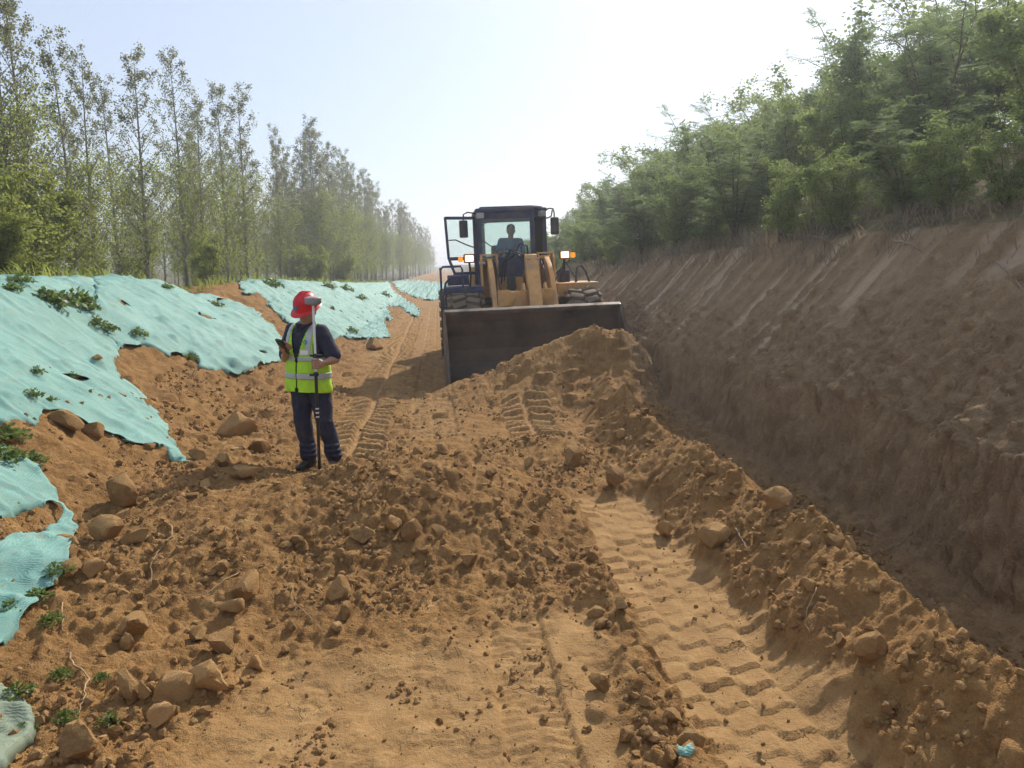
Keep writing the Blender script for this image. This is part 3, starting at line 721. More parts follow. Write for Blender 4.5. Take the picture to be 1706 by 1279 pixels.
_ONES = 'zeroth first second third fourth fifth sixth seventh eighth ninth tenth eleventh twelfth thirteenth fourteenth fifteenth sixteenth seventeenth eighteenth nineteenth'.split()
_TENS = {2: 'twent', 3: 'thirt', 4: 'fort', 5: 'fift', 6: 'sixt', 7: 'sevent', 8: 'eight', 9: 'ninet'}
def ordinal(n):
    if n < 20: return _ONES[n]
    a, b = divmod(n, 10); return _TENS[a]+('ieth' if b == 0 else 'y-'+_ONES[b])
def number_group(objs, fmt, right=False):
    """labels by order across the picture"""
    def u_of(o): q = project(np.array([o.location.x]), np.array([o.location.y]), np.array([o.location.z])); return float(q[0][0])
    for i, o in enumerate(sorted(objs, key=u_of, reverse=right)): o['label'] = fmt % ordinal(i+1)
M_BARK = plain('poplar_bark', (0.25, 0.225, 0.18), 0.9, 0, 0.35, 5, (0.10, 0.085, 0.06), 0.4)
M_TWIG = plain('twig_bark', (0.13, 0.10, 0.07), 0.9, 0, 0.3, 9)
M_LEAF_UP = leaf_mat('poplar_leaf_backlit', (0.095, 0.115, 0.045), (0.20, 0.20, 0.09), 0.5)  # greyer, darker than the low shoots: backlit silhouette and haze put into the colour
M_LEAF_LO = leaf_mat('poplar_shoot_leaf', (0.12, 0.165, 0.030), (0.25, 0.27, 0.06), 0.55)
M_LOCUST = leaf_mat('locust_leaf', (0.095, 0.145, 0.05), (0.18, 0.235, 0.09), 0.5, 0.8, 0.7, 0.15)
M_LOCUST_Y = leaf_mat('locust_leaf_light', (0.125, 0.18, 0.05), (0.23, 0.28, 0.09), 0.5, 0.8, 0.7, 0.15)
M_WEED = leaf_mat('weed_leaf', (0.075, 0.115, 0.022), (0.15, 0.20, 0.045), 0.4)
M_STRAW = leaf_mat('dry_straw', (0.15, 0.11, 0.07), (0.33, 0.26, 0.17), 0.25)
def leaf_quads(P, size, rg, droop=0.3, up=None, asp=0.62):
    """a diamond leaf at every point, random attitude"""
    n = len(P); d = rg.normal(size=(n, 3)); d[:, 2] -= droop; d /= np.linalg.norm(d, axis=1)[:, None]
    a = rg.normal(size=(n, 3)); s = np.cross(d, a); s /= np.linalg.norm(s, axis=1)[:, None]
    L = (size*rg.uniform(0.6, 1.25, n))[:, None]; W = L*asp
    V = np.stack([P, P+d*L*0.5+s*W*0.5, P+d*L, P+d*L*0.5-s*W*0.5], 1).reshape(-1, 3)
    return V, np.arange(4*n).reshape(-1, 4)
def poplar(seed, H, nb=46, n_up=6000, n_lo=4900, dense=1.0):
    rg = np.random.default_rng(seed); bm = bmesh.new()
    lean = rg.normal(0, 0.018, 2); wob = rg.uniform(0, 6, 2)
    def tp(t): return Vector((lean[0]*H*t + 0.10*math.sin(3*t+wob[0])*t, lean[1]*H*t + 0.10*math.sin(2.5*t+wob[1])*t, H*t))
    r0 = 0.0105*H
    add_tube(bm, [tp(i/14) for i in range(15)], [r0*(1-0.93*(i/14)**0.85)*(1.25 if i == 0 else 1) for i in range(15)], 8)
    up = []; lo = []
    for k in range(nb):
        t = 0.16+0.80*(k+rg.random())/nb; az = k*2.4+rg.uniform(-.5, .5)
        el = R(rg.uniform(38, 55) + 16*max(0, t-0.45)); L = H*(0.20 - 0.13*t)*rg.uniform(0.6, 1.25)
        b0 = tp(t); dr = Vector((math.cos(az)*math.cos(el), math.sin(az)*math.cos(el), math.sin(el)))
        pts = [b0 + dr*L*s + Vector((0, 0, 0.18*L*s*s)) for s in (0, .35, .7, 1)]
        rb = max(0.006, r0*0.30*(1-t)+0.004)
        add_tube(bm, pts, [rb, rb*.75, rb*.5, rb*.25], 4, False)
        tw = [(pts[i].lerp(pts[i+1], rg.random()), 1) for i in (1, 2, 2)]
        ends = [(pts[1], pts[3])]
        for q, _ in tw:
            e = q + Vector((rg.normal(0, .25), rg.normal(0, .25), rg.uniform(0.15, .5)))*L*0.5
            add_tube(bm, [q, q.lerp(e, .5), e], [rb*.4, rb*.3, rb*.15], 3, False); ends.append((q, e))
        w_ = 0.35 + 1.3*max(0, t-0.30) if t > 0.3 else 0.35
        m = int(n_up/nb*w_*rg.uniform(0.5, 1.3))
        for _ in range(m):
            a, b = ends[rg.integers(len(ends))]; s = rg.random()**0.7
            up.append(np.array(a.lerp(b, s)) + rg.normal(0, 0.075, 3))
    for k in range(int(34*dense)):                               # leafy shoots low on the trunk
        t = 0.11+0.46*rg.random()**0.9; az = rg.uniform(0, 6.28); el = R(rg.uniform(15, 60)); L = rg.uniform(0.6, 2.3)*(1.1-0.5*t)
        b0 = tp(t); e = b0 + Vector((math.cos(az)*math.cos(el), math.sin(az)*math.cos(el), math.sin(el)))*L
        add_tube(bm, [b0, b0.lerp(e, .5)+Vector((0, 0, -.03)), e], [0.012, 0.008, 0.004], 3, False)
        m = int(n_lo/34*rg.uniform(.4, 1.5))
        s = rg.random(m)**0.6; c = np.array(b0)[None]*(1-s[:, None]) + np.array(e)[None]*s[:, None]
        lo.append(c + rg.normal(0, 0.26, (m, 3)))
    V, F = leaf_quads(np.array(up), 0.088, rg); V2, F2 = leaf_quads(np.concatenate(lo), 0.088, rg)
    return bm_mesh('trunk', bm, True), np_mesh('crown', V, F, False), np_mesh('lower_foliage', V2, F2, False)
PH = 10.0
POP = [poplar(200+i, PH, nb=44+3*(i % 3)) for i in range(6)]
for a, b, c in POP: a.materials.append(M_BARK); b.materials.append(M_LEAF_UP); c.materials.append(M_LEAF_LO)
def put_poplar(name, var, x, y, H, rz, label, group, wide=1.0, tilt=(0, 0)):
    o = empty(name, (x, y, ground_z(x, y)-0.05), (tilt[0], tilt[1], rz)); s = H/PH
    for nm, me in zip(('trunk', 'crown', 'lower_foliage'), POP[var]):
        c = bpy.data.objects.new(nm, me); COL.objects.link(c); c.parent = o; c.scale = (s*wide, s*wide, s)
    tag(o, label, 'tree', group); return o
def top_z(u, v, x, y):
    return CAM_Z - (v-440)*(y*math.cos(PITCH)+0.3)/FPX*1.0
FRONT = [(13, -90, 'poplar at the left edge with a dark trunk behind the large net'), (66, -70, 'slim poplar between the left edge tree and the thick leaning trunk'),
 (106, -60, 'thickest poplar with a pale trunk leaning left above the large net'), (165, 60, 'poplar behind the crest fold where two nets meet'),
 (196, 100, 'nearly bare slender poplar right of the net fold'), (270, 92, 'poplar with a kinked trunk base behind the hump net'),
 (330, 84, 'tallest poplar against the sky, pale straight trunk above the hump net'), (356, 160, 'short poplar right of the tallest pale-trunked one'),
 (394, 140, 'poplar with a double top above the gap between the nets'), (424, 150, 'poplar just right of the double-topped one'),
 (479, 215, 'slender poplar above the left part of the rumpled net'), (537, 203, 'tall poplar above the helmet of the worker, tuft at its top'),
 (592, 272, 'broad pointed poplar above the right part of the rumpled net'), (622, 318, 'poplar just right of the broad pointed one'),
 (645, 350, 'hazy poplar midway down the receding row'), (668, 343, 'hazy pointed poplar beyond the midway one'),
 (688, 376, 'pale hazy poplar near the end of the row'), (706, 402, 'second last pale poplar of the row'), (722, 425, 'last tiny pale poplar left of the loader')]
for k, (u, v, lab) in enumerate(FRONT):
    y = 9.6/((730-u)/1289+0.04); x = (u-730)/1289*y
    ut = u - (u < 400)*25
    gz = ground_z(x, y); H = max(6.5, at_y(u, v, y).z - gz)
    put_poplar('poplar_tree', k % 6, x, y, H, k*1.9, lab, 'poplars of the front row', 1.0+0.15*math.sin(k*3), (0.0, -0.02))
rg = random.Random(31); n = 0; ROWS = {}
while n < 104:
    y = rg.uniform(22, 130); x = -(rg.uniform(11, 17) if rg.random() < .6 else rg.uniform(17, 34))+0.04*y
    if x/y < -0.66 or x/y > -0.07: continue
    if y < 50 and rg.random() < .45: continue
    H = rg.uniform(6.0, 9.6); rowname = ('second row' if x > -13.5 else 'deep rows')
    o_ = put_poplar('poplar_tree', rg.randrange(6), x, y, H, rg.uniform(0, 6.28), 'slender poplar in the %s of the roadside plantation' % rowname, 'poplars of the ' + rowname, rg.uniform(0.9, 1.3)); n += 1; ROWS.setdefault(rowname, []).append(o_)
number_group(ROWS['second row'], 'slender poplar behind the front row, %s from the left of its row'); number_group(ROWS['deep rows'], 'dim poplar deep in the plantation, %s from the left among the deep ones')

rg = random.Random(41)
FAR = []
for k in range(40):                           # the row runs on to where the road vanishes
    y = 46*(190/46)**((k+rg.random())/40); x = -9.6+0.04*y+rg.uniform(-1.5, .8)
    o_ = put_poplar('poplar_tree', k % 6, x, y, rg.uniform(8.0, 10.5), rg.uniform(0, 6.28), 'pale hazy poplar crowded into the far end of the row', 'far poplars', rg.uniform(0.9, 1.3)); FAR.append(o_)
number_group(FAR, 'pale hazy poplar crowded into the far end of the row, %s from the left there')
# locust thicket above the right bank
def frond_set(P, D, rg, L0=0.27, npair=6):
    """pinnate leaves: leaflets in pairs along a drooping rachis"""
    n = len(P); D = D/np.linalg.norm(D, axis=1)[:, None]
    side = np.cross(D, np.array([0, 0, 1.0])+rg.normal(0, .25, (n, 3))); side /= np.linalg.norm(side, axis=1)[:, None]
    L = L0*rg.uniform(0.6, 1.3, n); out = []
    for k in range(1, npair+1):
        s = k/npair; c = P + D*(L*s)[:, None]; c[:, 2] -= 0.22*L*s*s
        ll = (L*0.30*(1-0.35*s))[:, None]; wd = ll*0.46
        for sg in (-1, 1):
            d = side*sg*0.9 + D*0.45; d[:, 2] -= 0.25; d /= np.linalg.norm(d, axis=1)[:, None]
            out.append(np.stack([c, c+d*ll*.5+D*wd*.5, c+d*ll, c+d*ll*.5-D*wd*.5], 1))
    V = np.concatenate(out, 0).reshape(-1, 3); return V, np.arange(len(V)).reshape(-1, 4)
LH = 4.0
def locust(seed, nst=7, nf=1750, broad=False):
    rg = np.random.default_rng(seed); bm = bmesh.new(); P = []; D = []
    segs = []
    for k in range(nst):
        az = rg.uniform(0, 6.28); sp = rg.uniform(0.1, 0.45); h = LH*rg.uniform(0.6, 1.0) if k else LH*0.98
        pts = []
        for i in range(7):
            s = i/6; pts.append(Vector((math.cos(az)*sp*h*s**1.2*0.8 + rg.normal(0, .05)*s, math.sin(az)*sp*h*s**1.2*0.8 + rg.normal(0, .05)*s, h*s*(1-0.12*s*sp))))
        add_tube(bm, pts, [0.032*(1-0.85*i/6)*(h/LH) for i in range(7)], 5, False)
        for i in range(1, 6):
            for _ in range(2):
                b = pts[i].lerp(pts[i+1], rg.random()); a2 = rg.uniform(0, 6.28); l = rg.uniform(0.3, 0.95)
                e = b + Vector((math.cos(a2), math.sin(a2), rg.uniform(0.0, 0.8)))*l
                mid_ = b.lerp(e, .5)+Vector((0, 0, 0.06)); add_tube(bm, [b, mid_, e], [0.011, 0.008, 0.003], 3, False); segs += [(b, mid_), (mid_, e)]
        segs.append((pts[5], pts[6]))
    for _ in range(nf):
        a, b = segs[rg.integers(len(segs))]; q = a.lerp(b, rg.random())
        P.append(np.array(q)+rg.normal(0, .03, 3)); az = rg.uniform(0, 6.28); D.append((math.cos(az), math.sin(az), rg.uniform(-0.3, 0.7)))
    if broad:
        P = np.repeat(np.array(P), 7, 0); P = P + rg.normal(0, 0.085, P.shape); V, F = leaf_quads(P, 0.085, rg)
    else: V, F = frond_set(np.array(P), np.array(D), rg)
    return bm_mesh('trunk', bm, True), np_mesh('crown', V, F, False)
LOC = [locust(300+i, 6+i % 3, 1750, i in (1, 3, 4)) for i in range(6)]
for i, (a, b) in enumerate(LOC): a.materials.append(M_TWIG); b.materials.append(M_LEAF_LO if i == 5 else M_LOCUST_Y if i in (1, 4) else M_LOCUST)
def put_locust(name, var, x, y, H, rz, label, cat, group, wide=1.0):
    o = empty(name, (x, y, ground_z(x, y)-0.05), (0, 0, rz)); s = H/LH
    for nm, me in zip(('trunk', 'crown'), LOC[var]):
        c = bpy.data.objects.new(nm, me); COL.objects.link(c); c.parent = o; c.scale = (s*wide, s*wide, s)
    tag(o, label, cat, group); return o
VT = [(900, 400), (940, 372), (1000, 308), (1080, 262), (1130, 232), (1180, 188), (1260, 165), (1340, 122), (1400, 84), (1480, 10), (1560, -15), (1706, -50), (1900, -80)]
rows = [(6.9, 0.0), (8.3, 0.05), (10.2, 0.1)]
rg = random.Random(77); k = 0; LROW = {}
for xr, drop in rows:
    y = 6.6 if xr < 8 else 8.0
    while y < 62:
        x = xr + rg.uniform(-.5, .5); yy = y+rg.uniform(-.3, .3); gz = ground_z(x, yy)
        q = project(np.array([x]), np.array([yy]), np.array([gz+2.0])); u = float(q[0][0])
        vt = np.interp(u, [a for a, b in VT], [b for a, b in VT]) + rg.uniform(-8, 30)
        H = min(max(at_y(u, vt, yy).z - gz, 1.6), 5.2)
        rown = {6.9: 'front', 8.3: 'second', 10.2: 'back'}[xr]
        o_ = put_locust('locust_tree', k % 5, x, yy, H, rg.uniform(0, 6.28), 'locust', 'tree', 'locust trees of the %s row' % rown, rg.uniform(1.15, 1.5)); k += 1; LROW.setdefault(rown, []).append(o_)
        y += (1.05 if xr < 8 else 1.2)*(1+y/28)*(1.4 if y < 11 else 1)
for rown, lst in LROW.items(): number_group(lst, 'feathery locust tree in the ' + rown + ' row of the thicket, %s from the right', True)
rg = random.Random(5); y = 5.8; LOWS = []
while y < 46:                                  # low shrubs in front of the thicket
    x = rg.uniform(4.8, 6.3); H = rg.uniform(0.9, 1.6)*(1.25 if y > 11 else 0.8)
    LOWS.append(put_locust('low_shrub', rg.choice([0, 1, 4, 2]), x, y, H, rg.uniform(0, 6.28), 'low', 'shrub', 'low shrubs above the bank rim', 1.35))
    y += rg.uniform(0.5, 0.95)*(1+y/20)*(0.9 if y < 10 else 1)
number_group(LOWS, 'low leafy shrub above the bank rim, %s from the right', True)
# dry brush on the slope above the bank
def blades(name, x, y, h, lean, wdt, mat, label, cat, seed, bow=0.3):
    rg = np.random.default_rng(seed); n = len(x); z0 = ground_zv(x, y)-0.01
    az = rg.uniform(0, 6.28, n); tl = lean*rg.random(n)
    dx, dy = np.cos(az)*tl*h, np.sin(az)*tl*h; sx, sy = -np.sin(az+1)*wdt/2, np.cos(az+1)*wdt/2
    B = np.stack([x, y, z0], -1); S = np.stack([sx, sy, 0*sx], -1)
    M = B + np.stack([dx*.4, dy*.4, h*.6], -1); T = B + np.stack([dx, dy, h*(1-bow*tl)], -1)
    V = np.stack([B-S, B+S, M+S*.8, M-S*.8, T+S*.15, T-S*.15], 1).reshape(-1, 3)
    k = 6*np.arange(n)[:, None]; F = np.concatenate([k+np.array([0, 1, 2, 3]), k+np.array([3, 2, 4, 5])])
    o = link(name, np_mesh(name, V, F, False), mat); tag(o, label, cat, kind='stuff'); return o
rg2 = np.random.default_rng(8)
def patch(n, xr, yr, seed, thr=0.0, sc=0.8):
    x = rg2.uniform(*xr, n); y = yr[0]*(yr[1]/yr[0])**rg2.random(n); k = fbm(x, y, sc, 2, seed) > thr+0.5*(rg2.random(n)-.5); return x[k], y[k]
x, y = patch(30000, (4.55, 7.4), (5.6, 30), 160, -0.02); k_ = rg2.random(len(x)) < np.clip((y-4.5)/6, 0.25, 1); x, y = x[k_], y[k_]
blades('dry_brush', x, y, rg2.uniform(0.08, 0.38, len(x))*np.clip(y/11, .5, 1), 1.3, 0.006+0.0006*y, M_STRAW, 'pale tangled dry grass and brush above the cut bank', 'dry brush', 3, 0.45)
x, y = patch(15000, (5.15, 8.0), (9.0, 50), 161, -0.05)
blades('green_undergrowth', x, y, rg2.uniform(0.15, 0.45, len(x)), 1.3, 0.010+0.0007*y, M_WEED, 'green undergrowth at the foot of the right thicket', 'undergrowth', 4)
x, y = patch(9000, (-8.5, -5.6), (7, 75), 162, -0.2); x = x+bend(y)
blades('berm_grass', x, y, rg2.uniform(0.10, 0.38, len(x)), 0.9, 0.012+0.0012*y, M_LEAF_LO, 'green weeds along the crest of the netted berm', 'grass', 5)
rg = random.Random(15); SAP = []
for k in range(20):                           # leafy saplings between the trunks
    y = 13*(85/13)**((k+rg.random())/20); x = -rg.uniform(8.0, 15)+0.03*y
    if x/y < -0.64: x = -0.6*y
    SAP.append(put_locust('sapling', rg.choice([1, 4, 3]), x, y, rg.uniform(1.8, 3.8), rg.uniform(0, 6.28), 'sapling', 'sapling', 'green saplings under the poplars', 1.2))
for o_ in SAP:
    for c in o_.children:
        if c.name.startswith('crown'):
            c.material_slots[0].link = 'OBJECT'; c.material_slots[0].material = M_LEAF_LO
number_group(SAP, 'bright green sapling under the poplars behind the nets, %s from the left')
x, y = patch(6000, (-24, -8.5), (14, 100), 163, -0.2)
blades('plantation_undergrowth', x, y, rg2.uniform(0.2, 0.6, len(x)), 0.9, 0.04+0.001*y, M_LEAF_LO, 'green undergrowth among the poplar trunks', 'undergrowth', 6)
# weeds growing through the nets
def weed(seed, n=150):
    rg = np.random.default_rng(seed); az = rg.uniform(0, 6.28, n); r = rg.random(n)**0.6; P = np.stack([np.cos(az)*r*.5, np.sin(az)*r*.5, rg.uniform(0.08, .45, n)*(1.1-r)], -1)
    V, F = leaf_quads(P, 0.17, rg, -0.1); bm = bmesh.new()
    for i in range(0, n, 4): add_tube(bm, [(0, 0, 0), P[i]*np.array([.5, .5, .7]), P[i]], [.012, .009, .005], 3, False)
    return bm_mesh('stem', bm, True), np_mesh('foliage', V, F, False)
WD = [weed(400+i) for i in range(4)]
for a, b in WD: a.materials.append(M_WEED); b.materials.append(M_WEED)
WEEDS = [(75, 498, 50, 'green weed tuft high on the large net, left half of the big patch'), (100, 508, 60, 'thick green weed tuft in the middle of the big patch on the large net'),
 (128, 503, 55, 'bright weed tuft at the upper right of the big patch'), (145, 515, 40, 'small tuft at the right end of the big weed patch'), (160, 540, 34, 'sparse weed on the seam below the big patch'), (178, 548, 34, 'dark leafed weed on the seam below the big patch'),
 (228, 556, 30, 'flat weed right of the seam on the hump net'), (30, 468, 40, 'weed on the crest at the far left of the large net'), (20, 485, 34, 'low weed left of the big patch'),
 (60, 620, 26, 'small weed in the middle of the large net, upper of two'), (120, 628, 22, 'tiny pale weed right of centre on the large net'), (50, 660, 34, 'small weed low on the large net'), (85, 668, 20, 'tiny weed low on the large net, right of another'),
 (278, 478, 24, 'weed near the crest of the hump net'), (360, 508, 26, 'weed on the right flank of the hump net'), (318, 596, 26, 'weed under the lip of the hump net'),
 (15, 730, 60, 'lush weed at the left edge under the large net hem'), (10, 765, 60, 'lush weed on the torn net at the left edge'), (60, 770, 36, 'sparse weed on the upper rim of the torn net'), (100, 955, 44, 'bright weed at the lower right corner of the torn net'),
 (60, 1000, 44, 'dark weed low on the torn net'), (20, 1020, 44, 'weed at the left edge low on the torn net'), (85, 1040, 40, 'weed on bare soil below the torn net'), (30, 1160, 50, 'weed on the dusty net scrap in the corner'),
 (100, 1130, 36, 'weed on the reddish bare soil at lower left'), (170, 1140, 26, 'weed left of the lower left stone cluster'), (185, 1205, 40, 'weed below the lower left stone cluster'), (110, 1200, 40, 'weed above the big reddish corner clod'), (40, 1225, 40, 'weed at the bottom left corner'),
 (450, 475, 40, 'weed on the dark left shoulder of the rumpled net'), (575, 480, 26, 'weed on the ridge of the rumpled net'), (600, 495, 24, 'weed midway along the rumpled net'), (585, 550, 26, 'weed at the foot of the rumpled net'), (640, 490, 22, 'weed near the far end of the rumpled net'),
 (548, 477, 30, 'weed in the dip of the rumpled net crest'), (405, 440, 30, 'weed behind the gap between the nets')]
for k, (u, v, wpx, lab) in enumerate(WEEDS):
    p = hit(u, v+4); s = wpx*p.length/FPX; o = empty('weed', (p.x, p.y, p.z+0.02), (0, 0, k*1.3))
    for nm, me in zip(('stem', 'foliage'), WD[k % 4]):
        c = bpy.data.objects.new(nm, me); COL.objects.link(c); c.parent = o; c.scale = (s, s, s*0.8)
    tag(o, lab, 'weed', 'weeds on and around the nets')
# ------------------------------------------------------------------ wheel loader
M_YEL = plain('loader_yellow', (0.72, 0.375, 0.11), 0.5, 0, 0.2, 4, (0.36, 0.215, 0.115), 0.75, 0.15)
M_NAVY = plain('cab_navy', (0.022, 0.030, 0.085), 0.45, 0, 0.3, 5, (0.11, 0.085, 0.065), 0.45)
M_DARK = plain('black_steel', (0.022, 0.021, 0.021), 0.5, 0, 0.3, 6, (0.12, 0.085, 0.055), 0.5)
M_BUCK = plain('bucket_steel', (0.05, 0.040, 0.034), 0.55, 0.15, 0.6, 2.2, (0.20, 0.125, 0.072), 0.75, 0.35)
M_TYRE = plain('muddy_tyre', (0.045, 0.038, 0.032), 0.85, 0, 0.3, 6, (0.24, 0.165, 0.10), 1.15, 0.3)
M_CHROME = plain('worn_chrome', (0.55, 0.52, 0.48), 0.3, 0.9, 0.1, 5, DUST, 0.4)
M_RUBBER = plain('rubber', (0.02, 0.02, 0.02), 0.7)
M_SEAT = plain('seat_vinyl', (0.03, 0.03, 0.035), 0.7)
M_GREYM = plain('grey_paint', (0.36, 0.36, 0.35), 0.5, 0, 0.15, 5, DUST, 0.5)
M_ORANGE = plain('orange_plastic_and_bloom', (0.55, 0.20, 0.04), 0.4)  # air cleaner plastic; also the bloom painted round the headlights
def glass_mat(name, tint, amt=0.06):
    t = NT(name); tr = t.n('BsdfTransparent'); t.set(tr.inputs[0], tint); gl = t.n('BsdfGlossy'); gl.inputs['Roughness'].default_value = 0.03
    df = t.n('BsdfDiffuse'); t.set(df.inputs[0], (0.45, 0.40, 0.33))
    fr = t.n('Fresnel'); fr.inputs[0].default_value = 1.5
    m1 = t.n('MixShader'); t.set(m1.inputs[0], fr.outputs[0]); t.t.links.new(tr.outputs[0], m1.inputs[1]); t.t.links.new(gl.outputs[0], m1.inputs[2])
    m2 = t.n('MixShader'); t.set(m2.inputs[0], t.math('MULTIPLY', t.ramp(t.noise(3, 5, .7, t.obj()), [(0.3, 0.3), (0.8, 1.0)]), amt)); t.t.links.new(m1.outputs[0], m2.inputs[1]); t.t.links.new(df.outputs[0], m2.inputs[2])
    return t.done(m2.outputs[0])
M_GLASS = glass_mat('dusty_glass', (0.88, 0.94, 0.92), 0.05)
def emit(name, c, s):
    t = NT(name); e = t.n('Emission'); t.set(e.inputs[0], c); e.inputs[1].default_value = s; return t.done(e.outputs[0])
M_LAMP = emit('headlamp_lit', (1.0, 0.80, 0.45), 2.6); M_AMBER = emit('indicator_lit', (1.0, 0.36, 0.03), 0.75)

LOADER = empty('wheel_loader', (1.66, 14.7, 0.03), (0, R(-2.3), 0))
tag(LOADER, 'yellow wheel loader with navy cab pushing soil with its wide bucket', 'wheel loader')
def part(name, mat, fn, parent=None, smooth=False, angle=35, bevel=0.0):
    bm = bmesh.new(); fn(bm)
    if bevel: 
        bmesh.ops.recalc_face_normals(bm, faces=bm.faces)
        bmesh.ops.bevel(bm, geom=[e for e in bm.edges if len(e.link_faces) == 2 and e.calc_face_angle(0) > 0.5], offset=bevel, segments=2, affect='EDGES', profile=0.6, clamp_overlap=True)
    return link(name, bm_mesh(name, bm, smooth or bool(bevel), angle), mat, parent or LOADER)
# bucket
BP = [(-2.22, 0.06), (-1.75, 0.03), (-1.32, 0.05), (-1.10, 0.16), (-0.98, 0.36), (-0.96, 0.60), (-1.02, 0.86), (-1.14, 1.10), (-1.28, 1.27)]
def f(bm):
    n = len(BP); inn = []
    for i, (y, z) in enumerate(BP):
        a = Vector(BP[max(0, i-1)]); b = Vector(BP[min(n-1, i+1)]); d = (b-a).normalized(); inn.append((y-d.y*0.035, z+d.x*0.035))
    add_prism(bm, BP + inn[::-1], 'x', -1.53, 1.53)
bucket = part('bucket', M_BUCK, f); bucket.rotation_euler = (0, 0, R(2.2)); bucket.location = (-0.02, 0, 0.02)
for s in (-1, 1):
    part('side_plate', M_BUCK, lambda bm: add_prism(bm, [(-2.24, 0.02)] + BP[1:] + [(-1.30, 1.30), (-1.55, 1.02), (-1.95, 0.42)], 'x', s*1.53, s*1.575), bucket)
part('cutting_edge', M_GREYM, lambda bm: add_prism(bm, [(-2.36, 0.035), (-2.16, 0.02), (-2.16, 0.055), (-2.34, 0.05)], 'x', -1.55, 1.55), bucket)
M_WORN = plain('worn_steel_edge', (0.15, 0.125, 0.105), 0.4, 0.5, 0.5, 5, (0.16, 0.10, 0.06), 0.6)
part('top_lip', M_WORN, lambda bm: add_box(bm, (0, -1.30, 1.285), (3.1, 0.10, 0.075), (R(25), 0, 0), 0.012), bucket)
part('back_rib', M_BUCK, lambda bm: [add_box(bm, (x, -0.93, 0.6), (0.05, 0.12, 0.75)) for x in (-1.1, -.55, .55, 1.1)], bucket)
# frame, towers, arms
part('front_frame', M_YEL, lambda bm: (add_box(bm, (0, 0.25, 0.95), (0.84, 1.3, 0.75)), add_box(bm, (-0.18, 0.62, 1.52), (0.52, 0.08, 0.62))), bevel=0.015)
part('axle', M_DARK, lambda bm: lathe(bm, [(0.0, -0.85), (.13, -.85), (.13, -.3), (.24, -.12), (.24, .12), (.13, .3), (.13, .85), (0, .85)], 'x', 16, (0, 0, .78)), smooth=True)
for s in (-1, 1):
    xc = 0.56*s - 0.02
    def f(bm):
        for q in (-1, 1):
            add_prism(bm, [(0.95, 0.9), (0.35, 0.9), (0.42, 1.6), (0.55, 2.20), (0.62, 2.26), (0.86, 2.26), (0.93, 2.18)], 'x', xc+q*0.15-0.018, xc+q*0.15+0.018)
        add_box(bm, (xc, 0.94, 1.6), (0.28, 0.03, 1.25)); add_box(bm, (xc, 0.72, 2.275), (0.34, 0.22, 0.03))
    part('boom_tower', M_YEL, f, bevel=0.006)
    part('pivot_pin', M_CHROME, lambda bm: lathe(bm, [(0, -.19), (.05, -.19), (.05, .19), (0, .19)], 'x', 14, (xc, .72, 2.12)), smooth=True)
    part('lift_arm', M_YEL, lambda bm: add_prism(bm, [(0.78, 2.20), (0.5, 2.20), (0.12, 2.06), (-0.25, 1.80), (-0.52, 1.48), (-0.72, 1.05), (-0.86, 0.50), (-0.95, 0.30), (-0.80, 0.26), (-0.62, 0.50), (-0.46, 0.95), (-0.22, 1.30), (0.10, 1.58), (0.45, 1.85), (0.80, 2.02)], 'x', xc-0.045, xc+0.045), bevel=0.010)
    part('lift_cylinder', M_DARK, lambda bm: add_tube(bm, [(xc-0.16*s, 0.75, 1.0), (xc-0.16*s, -0.30, 1.42)], 0.065, 12))
    part('arm_gusset', M_YEL, lambda bm: add_prism(bm, [(xc-s*0.05, 1.62), (xc-s*0.28, 1.62), (xc-s*0.38, 1.50), (xc-s*0.30, 1.36), (xc-s*0.05, 1.30)], 'y', -0.60, -0.56), bevel=0.006)
part('cross_beam', M_YEL, lambda bm: (add_box(bm, (0, -0.38, 1.42), (1.04, 0.30, 0.34)), add_box(bm, (0, -0.28, 1.15), (1.04, 0.05, 0.35))), bevel=0.02)
BC = 0.06
part('bell_crank', M_YEL, lambda bm: (add_prism(bm, [(-0.02, 2.26), (-0.16, 2.24), (-0.36, 1.95), (-0.68, 1.45), (-0.80, 0.92), (-0.92, 0.72), (-0.78, 0.62), (-0.60, 0.90), (-0.44, 1.30), (-0.12, 1.85)], 'x', BC-0.02, BC+0.22)), bevel=0.02)
for q in (-0.10, 0.30):
    part('crank_bracket', M_YEL, lambda bm: add_prism(bm, [(-0.20, 1.35), (-0.62, 1.35), (-0.66, 1.62), (-0.56, 1.74), (-0.40, 1.70), (-0.22, 1.55)], 'x', BC+q-0.02, BC+q+0.02), bevel=0.006)
part('crank_link', M_DARK, lambda bm: add_box(bm, (BC+0.12, -0.84, 0.72), (0.14, 0.16, 0.09), (R(15), 0, 0), 0.02))
tc = part('tilt_cylinder', M_YEL, lambda bm: add_tube(bm, [(BC+.12, 1.0, 1.78), (BC+.12, 0.25, 2.02)], 0.085, 14), smooth=True)
part('rod', M_CHROME, lambda bm: add_tube(bm, [(BC+.12, 0.25, 2.02), (BC+.12, -0.08, 2.13)], 0.045, 12), tc, True)
part('rod_end', M_DARK, lambda bm: lathe(bm, [(0, -.10), (.10, -.10), (.10, .10), (0, .10)], 'x', 16, (BC+.12, -.10, 2.15)), tc, True)
part('crank_pin', M_CHROME, lambda bm: (add_tube(bm, [(BC+.04, -.20, 2.18), (BC+.04, -.14, 2.02)], .035, 8), add_tube(bm, [(BC+.20, -.20, 2.18), (BC+.20, -.14, 2.02)], .035, 8)))
def hose(pts, r=0.018): return part('hydraulic_hose', M_RUBBER, lambda bm: add_tube(bm, pts, r, 7), smooth=True)
